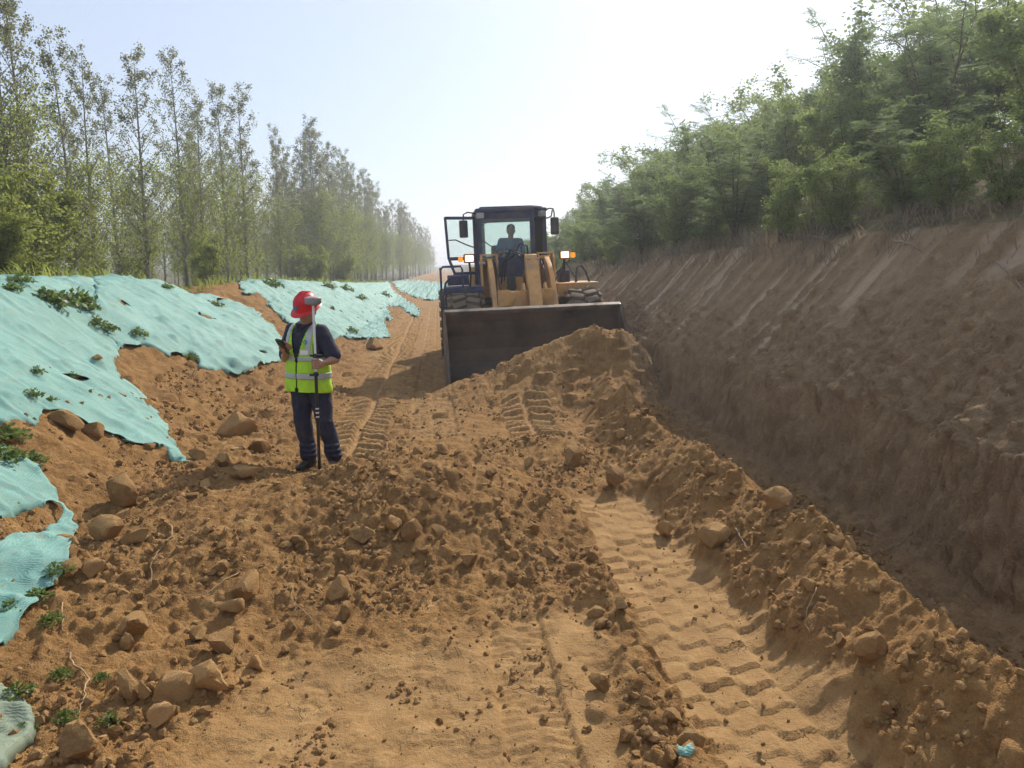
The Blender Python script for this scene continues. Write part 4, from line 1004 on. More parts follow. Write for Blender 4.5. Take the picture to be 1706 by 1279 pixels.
hose([(-.50, .55, 2.16), (-.47, .1, 2.0), (-.46, -.3, 1.66), (-.40, -.5, 1.52)], .014); hose([(.42, .55, 2.16), (.42, .1, 2.0), (.42, -.3, 1.66), (.36, -.5, 1.52)], .014)
for s in (-1, 1):
    for (yy, zz, rr) in ((-.46, 1.42, .07), (-.86, .42, .08), (.62, 2.10, .07)):
        part('pin_boss', M_DARK, lambda bm: lathe(bm, [(0, -.07), (rr, -.07), (rr, .07), (0, .07)], 'x', 14, (.56*s-.02, yy, zz)), smooth=True)
hose([(-.30, .6, 1.75), (-.28, .3, 2.15), (-.10, .15, 2.28), (0.04, .10, 2.12)]); hose([(-.36, .6, 1.7), (-.34, .25, 2.10), (-.2, .05, 2.35), (0.02, .0, 2.25), (.1, .1, 2.0)])
hose([(.34, .7, 1.8), (.34, .3, 2.2), (.26, .1, 2.34), (.18, .1, 2.12)]); hose([(.22, .75, 2.1), (.15, .4, 2.42), (0.02, .5, 2.46), (-.1, .8, 2.2)])
part('hydraulic_valve', M_DARK, lambda bm: (add_box(bm, (-.17, .5, 1.72), (.16, .12, .24), None, .03), lathe(bm, [(0, -.05), (.09, -.05), (.09, .05), (0, .05)], 'y', 14, (-.17, .45, 1.64))))
# wheels
def tyre(bm):
    pr = [(.38, -.22), (.42, -.27), (.55, -.305), (.66, -.30), (.715, -.26), (.735, -.13), (.74, 0), (.735, .13), (.715, .26), (.66, .30), (.55, .305), (.42, .27), (.38, .22)]
    lathe(bm, pr, 'x', 40)
    for k in range(20):
        for s in (-1, 1):
            a = 2*math.pi*(k+(0.5 if s > 0 else 0))/20
            vs = add_box(bm, (0, 0, 0), (.255, .135, .085), (0, 0, R(22*s)), .016)
            M = Matrix.Rotation(a, 4, 'X') @ Matrix.Translation((s*.135, 0, .752)); bmesh.ops.transform(bm, matrix=M, verts=vs)
            vs = add_box(bm, (0, 0, 0), (.07, .115, .16), (0, R(28*s), 0), .014)
            M = Matrix.Rotation(a+0.05*s, 4, 'X') @ Matrix.Translation((s*.283, 0, .69)); bmesh.ops.transform(bm, matrix=M, verts=vs)
bm = bmesh.new(); tyre(bm); TY = bm_mesh('tyre', bm, True, 30)
bm = bmesh.new(); lathe(bm, [(.0, .16), (.15, .17), (.2, .10), (.30, .06), (.36, .20), (.40, .24), (.40, -.24), (.36, -.2), (.0, -.16)], 'x', 28); RM = bm_mesh('rim', bm, True, 35)
bm = bmesh.new(); lathe(bm, [(0, .22), (.11, .22), (.12, .16), (0.12, -.2), (0, -.2)], 'x', 16); HB = bm_mesh('wheel', bm, True, 35)
for me, m in ((TY, M_TYRE), (RM, M_YEL), (HB, M_YEL)): me.materials.append(m)
for s in (-1, 1):
    for yy in (0, 3.05):
        wz = bpy.data.objects.new('wheel', HB); COL.objects.link(wz); wz.parent = LOADER
        wz.location = (1.10*s - (0.16 if yy else 0), yy, 0.79); wz.rotation_euler = (R(13*s+yy*7), 0, 0 if s > 0 else math.pi)
        for nm, me in (('tyre', TY), ('rim', RM)):
            c = bpy.data.objects.new(nm, me); COL.objects.link(c); c.parent = wz
# fenders, platform, rails
part('fender', M_NAVY, lambda bm: (add_box(bm, (-1.12, .62, 1.66), (.74, 1.25, .05)), add_box(bm, (-1.12, 1.25, 1.30), (.70, .05, .75)), add_box(bm, (-1.12, .0, 1.62), (.74, .05, .10))), bevel=.01)
part('fender', M_YEL, lambda bm: (add_box(bm, (1.06, .62, 1.66), (.80, 1.25, .05)), add_box(bm, (1.06, 1.25, 1.30), (.76, .05, .75)), add_box(bm, (0.92, .02, 1.54), (.52, .05, .22))), bevel=.01)
part('tool_box', M_NAVY, lambda bm: add_box(bm, (-1.20, .75, 1.81), (.42, .34, .20), None, .02))
part('tool_box', M_NAVY, lambda bm: add_box(bm, (0.92, .85, 1.80), (.22, .3, .24), None, .02))
def rail(pts, r=.02, m=M_NAVY): return part('handrail', m, lambda bm: add_tube(bm, pts, r, 8), smooth=True)
rail([(-1.52, .05, 1.45), (-1.54, .05, 1.60), (-1.54, .05, 2.02), (-1.50, .05, 2.08), (-1.16, .05, 2.08), (-1.13, .05, 2.02), (-1.13, .05, 1.68)])
rail([(-1.50, -.15, 1.2), (-1.52, -.15, 1.50), (-1.46, -.15, 1.78), (-1.36, -.15, 1.88), (-1.02, -.15, 1.90)])
rail([(-1.54, .05, 1.66), (-1.54, 1.1, 1.66), (-1.54, 1.15, 2.05), (-1.54, .05, 2.05)])
rail([(0.66, .4, 1.70), (0.90, .4, 2.08), (1.12, .4, 1.70)], .018); rail([(0.62, .5, 1.78), (1.0, .5, 2.12)], .016); rail([(0.86, .5, 1.7), (.86, .5, 2.06)], .022)
rail([(1.05, .2, 1.68), (1.08, .2, 1.98), (1.17, .2, 2.0), (1.24, .2, 1.90), (1.32, .2, 1.68)], .02, M_DARK)
# step ladder on the near left side
lad = part('ladder', M_DARK, lambda bm: [add_tube(bm, [(x, .95, .55), (x, .9, 1.64)], .018, 6) for x in (-1.55, -1.2)])
for zz in (.65, .95, 1.28): part('step', M_DARK, lambda bm: add_box(bm, (-1.37, .93, zz), (.36, .12, .03)), lad)
# rear body
part('rear_frame', M_DARK, lambda bm: (add_box(bm, (-.12, 2.2, .85), (.8, 3.0, .5)), add_box(bm, (-.14, 1.6, 1.38), (1.4, 1.7, .12))), bevel=.02)
part('engine_hood', M_YEL, lambda bm: add_prism(bm, [(2.62, 1.1), (4.7, 1.05), (4.85, 1.5), (4.75, 1.92), (2.62, 2.05)], 'x', -.88, .60), bevel=.05)
part('counterweight', M_DARK, lambda bm: add_box(bm, (-.15, 4.75, .95), (2.2, .5, .6), None, .06))
ex = part('exhaust_pipe', M_GREYM, lambda bm: add_tube(bm, [(-.60, 2.95, 2.0), (-.60, 2.95, 2.5), (-.60, 2.95, 2.86), (-.60, 3.05, 2.98)], [.09, .09, .06, .06], 14), smooth=True)
part('air_cleaner', M_ORANGE, lambda bm: lathe(bm, [(0, 2.98), (.10, 2.98), (.13, 3.04), (.13, 3.12), (.09, 3.17), (0, 3.17)], 'z', 18, (-.56, 2.75, 0)), smooth=True)
part('air_cleaner_stack', M_DARK, lambda bm: add_tube(bm, [(-.56, 2.75, 2.0), (-.56, 2.75, 3.0)], .05, 10), smooth=True)
# cab
PL = [(-.72, 1.0), (.34, 1.0), (.62, 1.30), (.62, 2.55), (-.74, 2.55), (-.74, 1.18)]
Z0, Z1, Z2, Z3 = 1.45, 2.22, 2.98, 3.11
def f(bm):
    for (x, y), wdt in zip(PL, (.075, .09, .085, .08, .08, .07)): add_box(bm, (x, y, (Z0+Z3)/2), (wdt, wdt, Z3-Z0))
    n = len(PL)
    for i in range(n):
        a = Vector((*PL[i], 0)); b = Vector((*PL[(i+1) % n], 0)); m = (a+b)/2; L = (b-a).length; an = math.atan2(b.y-a.y, b.x-a.x)
        add_box(bm, (m.x, m.y, (Z2+Z3)/2+.004), (L, .05, Z3-Z2), (0, 0, an))
        zt = Z1 if i != 3 else Z1+.05
        if i not in (4,): add_box(bm, (m.x, m.y, (Z0+zt)/2-.004), (L, .045, zt-Z0), (0, 0, an))
cab = part('cab', M_NAVY, f)
part('roof', M_NAVY, lambda bm: (add_prism(bm, [(-.77, .90), (.38, .90), (.68, 1.24), (.68, 2.64), (-.79, 2.64), (-.79, 1.02)], 'z', 3.115, 3.19), add_prism(bm, [(-.70, .98), (.34, .98), (.60, 1.32), (.60, 2.56), (-.70, 2.56), (-.70, 1.1)], 'z', 3.19, 3.225)), cab, bevel=.02)
def pane(name, a, b, z0, z1, ins=.04):
    a = Vector((*a, 0)); b = Vector((*b, 0)); d = (b-a).normalized(); a = a+d*ins; b = b-d*ins; nrm = Vector((d.y, -d.x, 0))*.006
    def f(bm):
        vs = [bm.verts.new((p.x+q*nrm.x, p.y+q*nrm.y, z)) for q in (-.5, .5) for p, z in ((a, z0), (b, z0), (b, z1), (a, z1))]
        for ix in ((3, 2, 1, 0), (4, 5, 6, 7), (0, 1, 5, 4), (1, 2, 6, 5), (2, 3, 7, 6), (3, 0, 4, 7)): bm.faces.new([vs[i] for i in ix])
    return part(name, M_GLASS, f, cab)
pane('windscreen', PL[0], PL[1], Z1, Z2); pane('corner_window', PL[1], PL[2], Z1, Z2); pane('side_window', PL[2], PL[3], Z1, Z2); pane('rear_window', PL[3], PL[4], Z1+.05, Z2)
part('wiper', M_DARK, lambda bm: (add_tube(bm, [(-.72, .985, 2.62), (-.45, .98, 2.40), (-.30, .975, 2.25)], .010, 5), add_box(bm, (-.60, .975, 2.52), (.36, .01, .018), (0, R(38), 0))), cab)
part('work_lamp', M_GREYM, lambda bm: add_box(bm, (-.70, .93, 3.05), (.15, .12, .11), None, .015), cab)
part('work_lamp', M_GREYM, lambda bm: add_box(bm, (.55, 1.08, 3.06), (.13, .10, .11), (0, 0, R(40)), .015), cab)
part('seat', M_SEAT, lambda bm: (add_box(bm, (-.20, 1.95, 2.02), (.50, .50, .14), None, .04), add_box(bm, (-.22, 2.20, 2.26), (.40, .12, .46), (R(-8), 0, 0), .05), add_box(bm, (-.20, 1.98, 1.75), (.3, .3, .5))), cab)
part('steering_wheel', M_RUBBER, lambda bm: (add_tube(bm, [(-.20+.2*math.cos(k*math.pi/12), 1.46+.2*math.sin(k*math.pi/12)*.9, 2.30+.2*math.sin(k*math.pi/12)*.45) for k in range(25)], .014, 6, False), add_tube(bm, [(-.2, 1.46, 2.30), (-.2, 1.30, 1.7)], .03, 8), add_box(bm, (-.2, 1.46, 2.30), (.38, .03, .012), (R(26), 0, 0))), cab, True)
part('control_console', M_DARK, lambda bm: (add_box(bm, (.16, 1.5, 1.95), (.2, .5, .5), None, .03), add_tube(bm, [(.12, 1.4, 2.18), (.16, 1.36, 2.46)], .01, 6), lathe(bm, [(0, 2.44), (.025, 2.45), (.02, 2.50), (0, 2.51)], 'z', 8, (.165, 1.355, 0))), cab)
part('dashboard', M_DARK, lambda bm: add_box(bm, (-.3, 1.15, 2.12), (.9, .22, .18), None, .03), cab)
# open door
def f(bm):
    yd = 1.16
    def bar(a, b, w_, d_=.045): 
        a = Vector((a[0], 0, a[1])); b = Vector((b[0], 0, b[1])); m = (a+b)/2; an = math.atan2(b.z-a.z, b.x-a.x)
        add_box(bm, (m.x, yd, m.z), ((b-a).length+w_*.6, d_, w_), (0, -an, 0), .008)
    bar((-1.38, 3.04), (-.80, 3.02), .06); bar((-1.39, 3.04), (-1.36, 2.28), .055, .046); bar((-1.35, 2.23), (-.80, 2.23), .07); bar((-1.36, 2.25), (-1.26, 1.96), .055, .046)
    bar((-1.26, 1.93), (-.82, 1.93), .06); bar((-.81, 3.01), (-.81, 1.95), .05, .046)
door = part('door', M_NAVY, f)
part('door_handle', M_DARK, lambda bm: add_tube(bm, [(-1.34, 1.10, 2.60), (-1.2, 1.06, 2.60), (-1.0, 1.06, 2.50), (-.84, 1.10, 2.44)], .014, 6), door, True)
part('door_glass', M_GLASS, lambda bm: add_prism(bm, [(-1.35, 2.27), (-.83, 2.27), (-.83, 2.99), (-1.365, 3.01)], 'y', 1.157, 1.163), door)
# mirrors and lamps
def mirror(x, y, z, pts):
    o = part('mirror', M_DARK, lambda bm: add_box(bm, (x, y, z), (.17, .07, .34), None, .03))
    part('mirror_arm', M_DARK, lambda bm: [add_tube(bm, p, .015, 7) for p in pts], o, True)
mirror(-1.04, .86, 2.80, [[(-.76, 1.0, 3.10), (-.95, .88, 3.12), (-1.03, .87, 3.08), (-1.04, .87, 2.85)]])
mirror(.78, .90, 2.80, [[(.60, 1.2, 3.10), (.68, 1.0, 3.15), (.76, .93, 3.14), (.78, .92, 3.06), (.78, .92, 2.86)], [(.62, 1.25, 2.97), (.68, 1.05, 2.97), (.73, .98, 3.0), (.75, .95, 3.12)]])
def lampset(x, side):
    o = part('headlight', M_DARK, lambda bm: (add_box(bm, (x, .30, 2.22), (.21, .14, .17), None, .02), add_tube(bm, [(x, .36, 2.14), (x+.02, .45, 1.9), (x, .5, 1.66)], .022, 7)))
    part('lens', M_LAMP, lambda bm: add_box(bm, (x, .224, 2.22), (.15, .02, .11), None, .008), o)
    part('bloom_rim', M_ORANGE, lambda bm: add_box(bm, (x, .232, 2.22), (.19, .02, .15), None, .008), o)  # added orange rim, painted glow bleeding round the lit lens
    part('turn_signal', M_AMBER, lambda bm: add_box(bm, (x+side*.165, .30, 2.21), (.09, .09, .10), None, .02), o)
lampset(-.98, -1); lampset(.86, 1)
# ------------------------------------------------------------------ people
M_SKIN = plain('skin', (0.36, 0.20, 0.125), 0.55, 0, 0.12, 12)
M_NAVYC = plain('navy_cloth', (0.016, 0.017, 0.042), 0.85, 0, 0.3, 14, (0.06, 0.05, 0.05), 0.25, 0.4)
M_VEST = plain('hi_vis_yellow', (0.42, 0.72, 0.03), 0.75, 0, 0.16, 9, (0.32, 0.42, 0.08), 0.15, 0.35)
M_TAPE = plain('reflective_tape', (0.44, 0.45, 0.46), 0.35, 0.2, 0.08, 10)
M_HELM = plain('red_helmet', (0.58, 0.016, 0.022), 0.38, 0, 0.15, 6, (0.35, 0.1, 0.06), 0.1, spec=0.4)
M_HAIR = plain('black_hair', (0.012, 0.010, 0.009), 0.6)
M_SHOE = plain('black_shoe', (0.018, 0.017, 0.017), 0.6, 0, 0.3, 9, DUST, 0.6)
M_WHITE = plain('white_paint', (0.72, 0.72, 0.72), 0.4, 0, 0.05)
M_BLK = plain('black_plastic', (0.015, 0.015, 0.016), 0.45)
M_TEE = plain('blue_tshirt', (0.03, 0.17, 0.36), 0.85, 0, 0.15, 8)
def limb(bm, pts, rad, seg=12):
    """closed round-ended tapering limb"""
    pts = [Vector(p) for p in pts]; rad = [r if hasattr(r, '__len__') else (r, r) for r in rad]
    a = (pts[0]-pts[1]).normalized(); b = (pts[-1]-pts[-2]).normalized(); P = []; Q = []
    ra, rb = min(rad[0]), min(rad[-1])
    for s in (.98, .75, .4): P.append(pts[0]+a*ra*s); k = math.sqrt(1-s*s); Q.append((rad[0][0]*k, rad[0][1]*k))
    P += pts; Q += rad
    for s in (.4, .75, .98): P.append(pts[-1]+b*rb*s); k = math.sqrt(1-s*s); Q.append((rad[-1][0]*k, rad[-1][1]*k))
    add_tube(bm, P, Q, seg)
def ball(bm, c, r, M=None):
    vs = bmesh.ops.create_icosphere(bm, subdivisions=3, radius=1.0)['verts']
    bmesh.ops.scale(bm, vec=r if hasattr(r, '__len__') else (r, r, r), verts=vs)
    if M is not None: bmesh.ops.transform(bm, matrix=M.to_4x4(), verts=vs)
    bmesh.ops.translate(bm, vec=c, verts=vs)
TMP = bpy.data.scenes.new('workbench')
def fuse(name, fn, voxel, mat, parent=None, loc=None, smooth_it=4, wrinkle=0.0):
    """overlapping closed shapes fused into one continuous skin"""
    bm = bmesh.new(); fn(bm); me = bm_mesh(name, bm)
    o = bpy.data.objects.new('tmp', me); TMP.collection.objects.link(o)
    m = o.modifiers.new('r', 'REMESH'); m.mode = 'VOXEL'; m.voxel_size = voxel
    s = o.modifiers.new('s', 'SMOOTH'); s.factor = 0.5; s.iterations = smooth_it
    with bpy.context.temp_override(scene=TMP, view_layer=TMP.view_layers[0]): dg = bpy.context.evaluated_depsgraph_get()
    me2 = bpy.data.meshes.new_from_object(o.evaluated_get(dg)); me2.name = name
    bpy.data.objects.remove(o); bpy.data.meshes.remove(me)
    if wrinkle:
        from mathutils import noise as mn
        nv = len(me2.vertices); co = np.empty(nv*3, np.float32); no = np.empty(nv*3, np.float32)
        me2.vertices.foreach_get('co', co); me2.vertices.foreach_get('normal', no); co = co.reshape(-1, 3); no = no.reshape(-1, 3)
        k = np.array([mn.noise(Vector((c[0]*9+c[2]*5, c[1]*9, c[2]*9-c[0]*6))) + .4*mn.noise(Vector((c[0]*22-c[2]*8, c[1]*22, c[2]*24))) for c in co.astype(float)], np.float32)
        co += no*(wrinkle*k)[:, None]; me2.vertices.foreach_set('co', co.ravel()); me2.update()
    for p in me2.polygons: p.use_smooth = True
    me2.materials.clear(); me2.materials.append(mat)
    return link(name, me2, mat, parent, loc)
def head(bm, c, M, s=1.0):
    def W(p): return Vector(c) + M @ (Vector(p)*s)
    ball(bm, W((0, .01, .03)), (.074*s, .096*s, .098*s), M); ball(bm, W((0, -.025, -.045)), (.056*s, .066*s, .072*s), M)
    ball(bm, W((0, -.070, -.085)), (.030*s, .022*s, .022*s), M)                         # chin
    limb(bm, [W((0, -.088, .018)), W((0, -.108, -.022))], [.010*s, .016*s], 8)           # nose
    limb(bm, [W((-.022, -.086, -.058)), W((.022, -.086, -.058))], [.009*s, .009*s], 8)   # mouth
    limb(bm, [W((-.045, -.080, .028)), W((.045, -.080, .028))], [.011*s, .011*s], 8)     # brow
    for q in (-1, 1): ball(bm, W((q*.076, .012, -.008)), (.012*s, .022*s, .032*s), M)    # ears

wp_ = hit(524, 786); WX, WY = at_y(534, 700, 7.75).x, 7.75
WZ = ground_z(WX+.05, WY)
base = Vector((WX, WY, WZ+0.01))
HM = Euler((R(26), R(4), R(-30))).to_matrix(); HC = Vector((-.075, -.07, 1.585))
ST = R(-33); TC = Vector((-.10, 0.0))
def tor(x, y): return (TC.x + x*math.cos(ST)-y*math.sin(ST), TC.y + x*math.sin(ST)+y*math.cos(ST))
LS = Vector((*tor(-.185, .0), 1.385)); RS = Vector((*tor(.185, .0), 1.385))          # image-left and image-right shoulder
LE = Vector((-.325, .03, 1.115)); LHd = Vector((-.275, -.20, 1.20)); RE = Vector((.19, -.15, 1.125)); RHd = Vector((.085, -.315, 1.105))
POLE = Vector((.025, -.335))
LHip = Vector((-.175, .05, .90)); RHip = Vector((-.005, -.02, .90)); LK = Vector((-.175, .0, .50)); RK = Vector((.05, -.06, .50)); LA = Vector((-.13, .03, .09)); RA = Vector((.125, .0, .09))
def body(bm):
    head(bm, HC, HM)
    limb(bm, [(TC.x, TC.y, 1.38), (TC.x, TC.y-.01, 1.47), (HC.x, HC.y+.035, HC.z-.04)], [.062, .056, .055])
    limb(bm, [(-.09, .015, .90), (TC.x, TC.y, 1.10), (TC.x, TC.y, 1.30)], [.13, .125, .12], 16)
    limb(bm, [LS, RS], [.062, .062])
    for S, E_, H_ in ((LS, LE, LHd), (RS, RE, RHd)):
        d = (H_-E_).normalized(); limb(bm, [S, S.lerp(E_, .5), E_], [.055, .048, .042]); limb(bm, [E_, E_.lerp(H_, .35), H_-d*.02], [.043, .042, .027])
    for h, k, a in ((LHip, LK, LA), (RHip, RK, RA)):
        limb(bm, [h, h.lerp(k, .5), k], [.088, .075, .056]); limb(bm, [k, k.lerp(a, .3), a], [.055, .056, .038])
    # hand closed round the pole
    limb(bm, [RHd, Vector((POLE.x+.045, POLE.y-.008, 1.105))], [(.022, .040), (.020, .042)], 12)
    for i in range(4):
        z = 1.145-.026*i; rr = .0095-.0006*(i == 3); pts = []
        for a in (10, -40, -90, -140, -190 + 12*i):
            pts.append((POLE.x+.033*math.cos(R(a)), POLE.y+.033*math.sin(R(a)), z-.002*(a < -100)))
        limb(bm, pts, [.011, .011, .0105, .010, rr], 8)
    limb(bm, [(POLE.x+.045, POLE.y+.012, 1.12), (POLE.x+.025, POLE.y+.036, 1.145), (POLE.x-.012, POLE.y+.034, 1.158)], [.013, .012, .010], 8)
    # hand cradling the controller
    limb(bm, [LHd, LHd+Vector((.012, -.055, .045))], [(.036, .018), (.040, .016)], 12)
    for i in range(4):
        o = LHd + Vector((.045-.012*i, -.04-.016*i, .030+.012*i)); limb(bm, [o, o+Vector((.028, -.012, .020)), o+Vector((.020, -.030, .045)), o+Vector((-.004, -.034, .052))], [.010, .010, .009, .008], 8)
    limb(bm, [LHd+Vector((-.025, -.02, .015)), LHd+Vector((-.045, -.05, .050)), LHd+Vector((-.030, -.075, .080))], [.012, .011, .009], 8)
person = fuse('person', body, 0.0065, M_SKIN, None, base, 3)
tag(person, 'worker in red hard hat and yellow vest reading a handheld, holding a survey pole', 'person')
def up(p, r): return p
def trous(bm):
    limb(bm, [(-.09, .015, .99), (-.09, .015, .90)], [(.175, .135), (.185, .145)], 20)
    for h, k, a in ((LHip, LK, LA), (RHip, RK, RA)):
        q = k.lerp(a, .9); f_ = Vector((0, -.02, 0))
        limb(bm, [h+Vector((0, 0, .0)), h.lerp(k, .5), k+f_*.5, k.lerp(a, .30), k.lerp(a, .55)+Vector((.008, .01, 0)), k.lerp(a, .75), q], [.118, .105, .088, .084, .080, .083, .082], 14)
        for zz in (.62, .75, .88): ball(bm, k.lerp(a, zz)+Vector((.01, -.008, 0)), (.086, .086, .03))
        limb(bm, [k+Vector((-.06, -.055, .05)), k+Vector((.05, -.07, .0))], [.022, .020], 8)
        limb(bm, [h.lerp(k, .35)+Vector((-.07, -.06, 0)), h.lerp(k, .5)+Vector((.04, -.085, 0))], [.02, .018], 8)
fuse('trousers', trous, 0.008, M_NAVYC, person, (0, 0, 0), 3, 0.009)
def shirt(bm):
    for z, a, b in ((.92, .185, .135),): pass
    T = [(.90, .185, .135), (1.02, .185, .135), (1.16, .195, .138), (1.28, .198, .135), (1.36, .185, .115), (1.42, .14, .085), (1.46, .085, .07)]
    n = 28; rings = []
    for z, a, b in T:
        rings.append([bm.verts.new((*tor(a*math.cos(2*math.pi*k/n), b*math.sin(2*math.pi*k/n)), z)) for k in range(n)])
    for i in range(len(T)-1):
        for k in range(n): bm.faces.new((rings[i][k], rings[i][(k+1) % n], rings[i+1][(k+1) % n], rings[i+1][k]))
    bm.faces.new(rings[0][::-1]); bm.faces.new(rings[-1])
    for S, E_ in ((LS, LE), (RS, RE)): limb(bm, [S+Vector((0, 0, .0)), S.lerp(E_, .4), S.lerp(E_, .86)], [.078, .076, .074], 14)
    for q in (-1, 1):                                                 # collar
        limb(bm, [Vector((*tor(q*.075, .02), 1.475)), Vector((*tor(q*.055, -.075), 1.455)), Vector((*tor(q*.02, -.115), 1.40))], [.02, .018, .012], 8)
fuse('shirt', shirt, 0.009, M_NAVYC, person, (0, 0, 0), 3, 0.007)
# vest as a wrapped panel grid
VR = [(.80, .245, .175), (.86, .242, .175), (.95, .236, .172), (1.05, .230, .168), (1.15, .228, .163), (1.25, .224, .157), (1.32, .219, .145), (1.37, .214, .128), (1.41, .203, .104), (1.44, .186, .075), (1.465, .165, .03)]
def vgrid(off, keep):
    zs = np.concatenate([np.arange(.80, 1.40, .011), np.arange(1.40, 1.466, .006)]); n = 150; V = []; U = []
    for z in zs:
        a = np.interp(z, [r[0] for r in VR], [r[1] for r in VR])+off; b = np.interp(z, [r[0] for r in VR], [r[2] for r in VR])+off
        for k in range(n):
            ph = 2*math.pi*k/n; c, s = math.cos(ph), math.sin(ph)
            fx = abs(c)**.85*math.copysign(1, c)*a; fy = abs(s)**.85*math.copysign(1, s)*b
            wr = .006*math.sin(ph*9+z*7)*max(0, 1.2-z) + .004*math.sin(z*31+ph*3)
            V.append((*tor(fx*(1+wr*4), fy*(1+wr*4)), z-(.012*math.sin(ph*2+1) if z < .81 else 0))); U.append((fx, fy, z))
    F = []
    for i in range(len(zs)-1):
        for k in range(n):
            q = (i*n+k, i*n+(k+1) % n, (i+1)*n+(k+1) % n, (i+1)*n+k)
            x = sum(U[j][0] for j in q)/4; y = sum(U[j][1] for j in q)/4; z = (zs[i]+zs[i+1])/2
            if keep(x, y, z): F.append(q)
    used = sorted({j for q in F for j in q}); rm = {j: i for i, j in enumerate(used)}
    return np_mesh('vest', [V[j] for j in used], [[rm[j] for j in q] for q in F], True)
def vopen(z): return 0.010 + max(0, z-1.08)*.27 + (0.018 if z < .86 else 0)*(z < .84)
def vk(x, y, z):
    if y < 0 and abs(x) < vopen(z): return False
    if y > 0 and abs(x) < .07 and z > 1.42: return False
    if z > 1.14 and abs(x) > .172 - .25*max(0, z-1.38) + 0.35*max(0, 1.20-z): return False
    return True
vest = link('safety_vest', vgrid(0.0, vk), M_VEST, person); md = vest.modifiers.new('t', 'SOLIDIFY'); md.thickness = .006
def tape(fn): 
    o = link('reflective_band', vgrid(.006, lambda x, y, z: vk(x, y, z) and fn(x, y, z)), M_TAPE, vest); m = o.modifiers.new('t', 'SOLIDIFY'); m.thickness = .004
tape(lambda x, y, z: 1.105 < z < 1.155); tape(lambda x, y, z: .935 < z < .985); tape(lambda x, y, z: z > 1.17 and .108 < abs(x) < .158)
pk_ = link('chest_pocket', vgrid(.009, lambda x, y, z: vk(x, y, z) and y < 0 and .04 < x < .17 and 1.0 < z < 1.09), M_VEST, vest)
cd_ = link('badge', vgrid(.009, lambda x, y, z: vk(x, y, z) and y < 0 and .055 < x < .135 and 1.17 < z < 1.215), M_WHITE, vest)
M_EMB = plain('emblem_blue', (0.02, 0.20, 0.36), 0.6)
link('emblem', vgrid(.009, lambda x, y, z: vk(x, y, z) and y < 0 and ((x-.105)**2+(z-1.295)**2) < .021**2 and ((x-.105)**2+(z-1.295)**2) > .010**2), M_EMB, vest)
# helmet
def hel(bm):
    def W(p): return HC + HM @ Vector(p)
    pr = [(.128, .052), (.126, .07), (.122, .10), (.112, .135), (.092, .165), (.062, .185), (.03, .194), (.002, .196)]
    rings = lathe(bm, pr, 'z', 32)
    out_ = []
    for r, z in ((.128, .052), (.150, .040), (.153, .036), (.146, .034), (.122, .046)):
        ring = []
        for k in range(32):
            a = 2*math.pi*k/32; fr = max(0, -math.sin(a))**2
            ring.append(bm.verts.new((r*math.cos(a)*(1 if r < .13 else 1+.02*fr), r*math.sin(a)-(fr*.03 if r > .13 else 0), z-(fr*.006 if r > .13 else 0))))
        out_.append(ring)
    for i in range(4):
        for k in range(32): bm.faces.new((out_[i][k], out_[i][(k+1) % 32], out_[i+1][(k+1) % 32], out_[i+1][k]))
    for q in (-.03, 0, .03):
        pts = [(q, .135*math.cos(t_)*.95, .05+.148*math.sin(t_)) for t_ in [R(25+i*13) for i in range(11)]]; add_tube(bm, pts, .008, 6)
    for v in bm.verts: v.co = W((v.co.x*.90, v.co.y*1.05+.005, v.co.z))
part('hard_hat', M_HELM, hel, person, True, 60)
def em(bm):
    for v in lathe(bm, [(0, 0), (.020, 0), (.020, .004), (0, .004)], 'z', 14): pass
    M_ = Euler((R(70), 0, 0)).to_matrix()
    for v in bm.verts: v.co = HC + HM @ (M_ @ v.co + Vector((-.01, -.128, .105)))
part('helmet_badge', M_EMB, em, person)
def hair(bm): 
    ball(bm, HC + HM @ Vector((0, .03, .02)), (.082, .090, .075), HM)
fuse('hair', hair, .008, M_HAIR, person, (0, 0, 0), 1)
def eyes(bm):
    for q in (-1, 1): ball(bm, HC + HM @ Vector((q*.031, -.083, .010)), (.012, .008, .006), HM)
part('eyes', M_HAIR, eyes, person, True)
for a, rz in ((LA, -30), (RA, -8)):
    def shoe(bm):
        M_ = Matrix.Rotation(R(rz), 3, 'Z')
        def W(p): return Vector((a.x, a.y, 0)) + M_ @ Vector(p)
        limb(bm, [W((0, .06, .05)), W((0, -.02, .055)), W((0, -.10, .045)), W((0, -.17, .035))], [(.038, .045), (.042, .05), (.045, .04), (.036, .028)], 12)
        limb(bm, [W((0, .03, .06)), W((0, .03, .12))], [.045, .048], 12)
        limb(bm, [W((0, .06, .018)), W((0, -.165, .018))], [(.042, .018), (.044, .018)], 10)
    fuse('shoe', shoe, .007, M_SHOE, person, (0, 0, 0), 2)
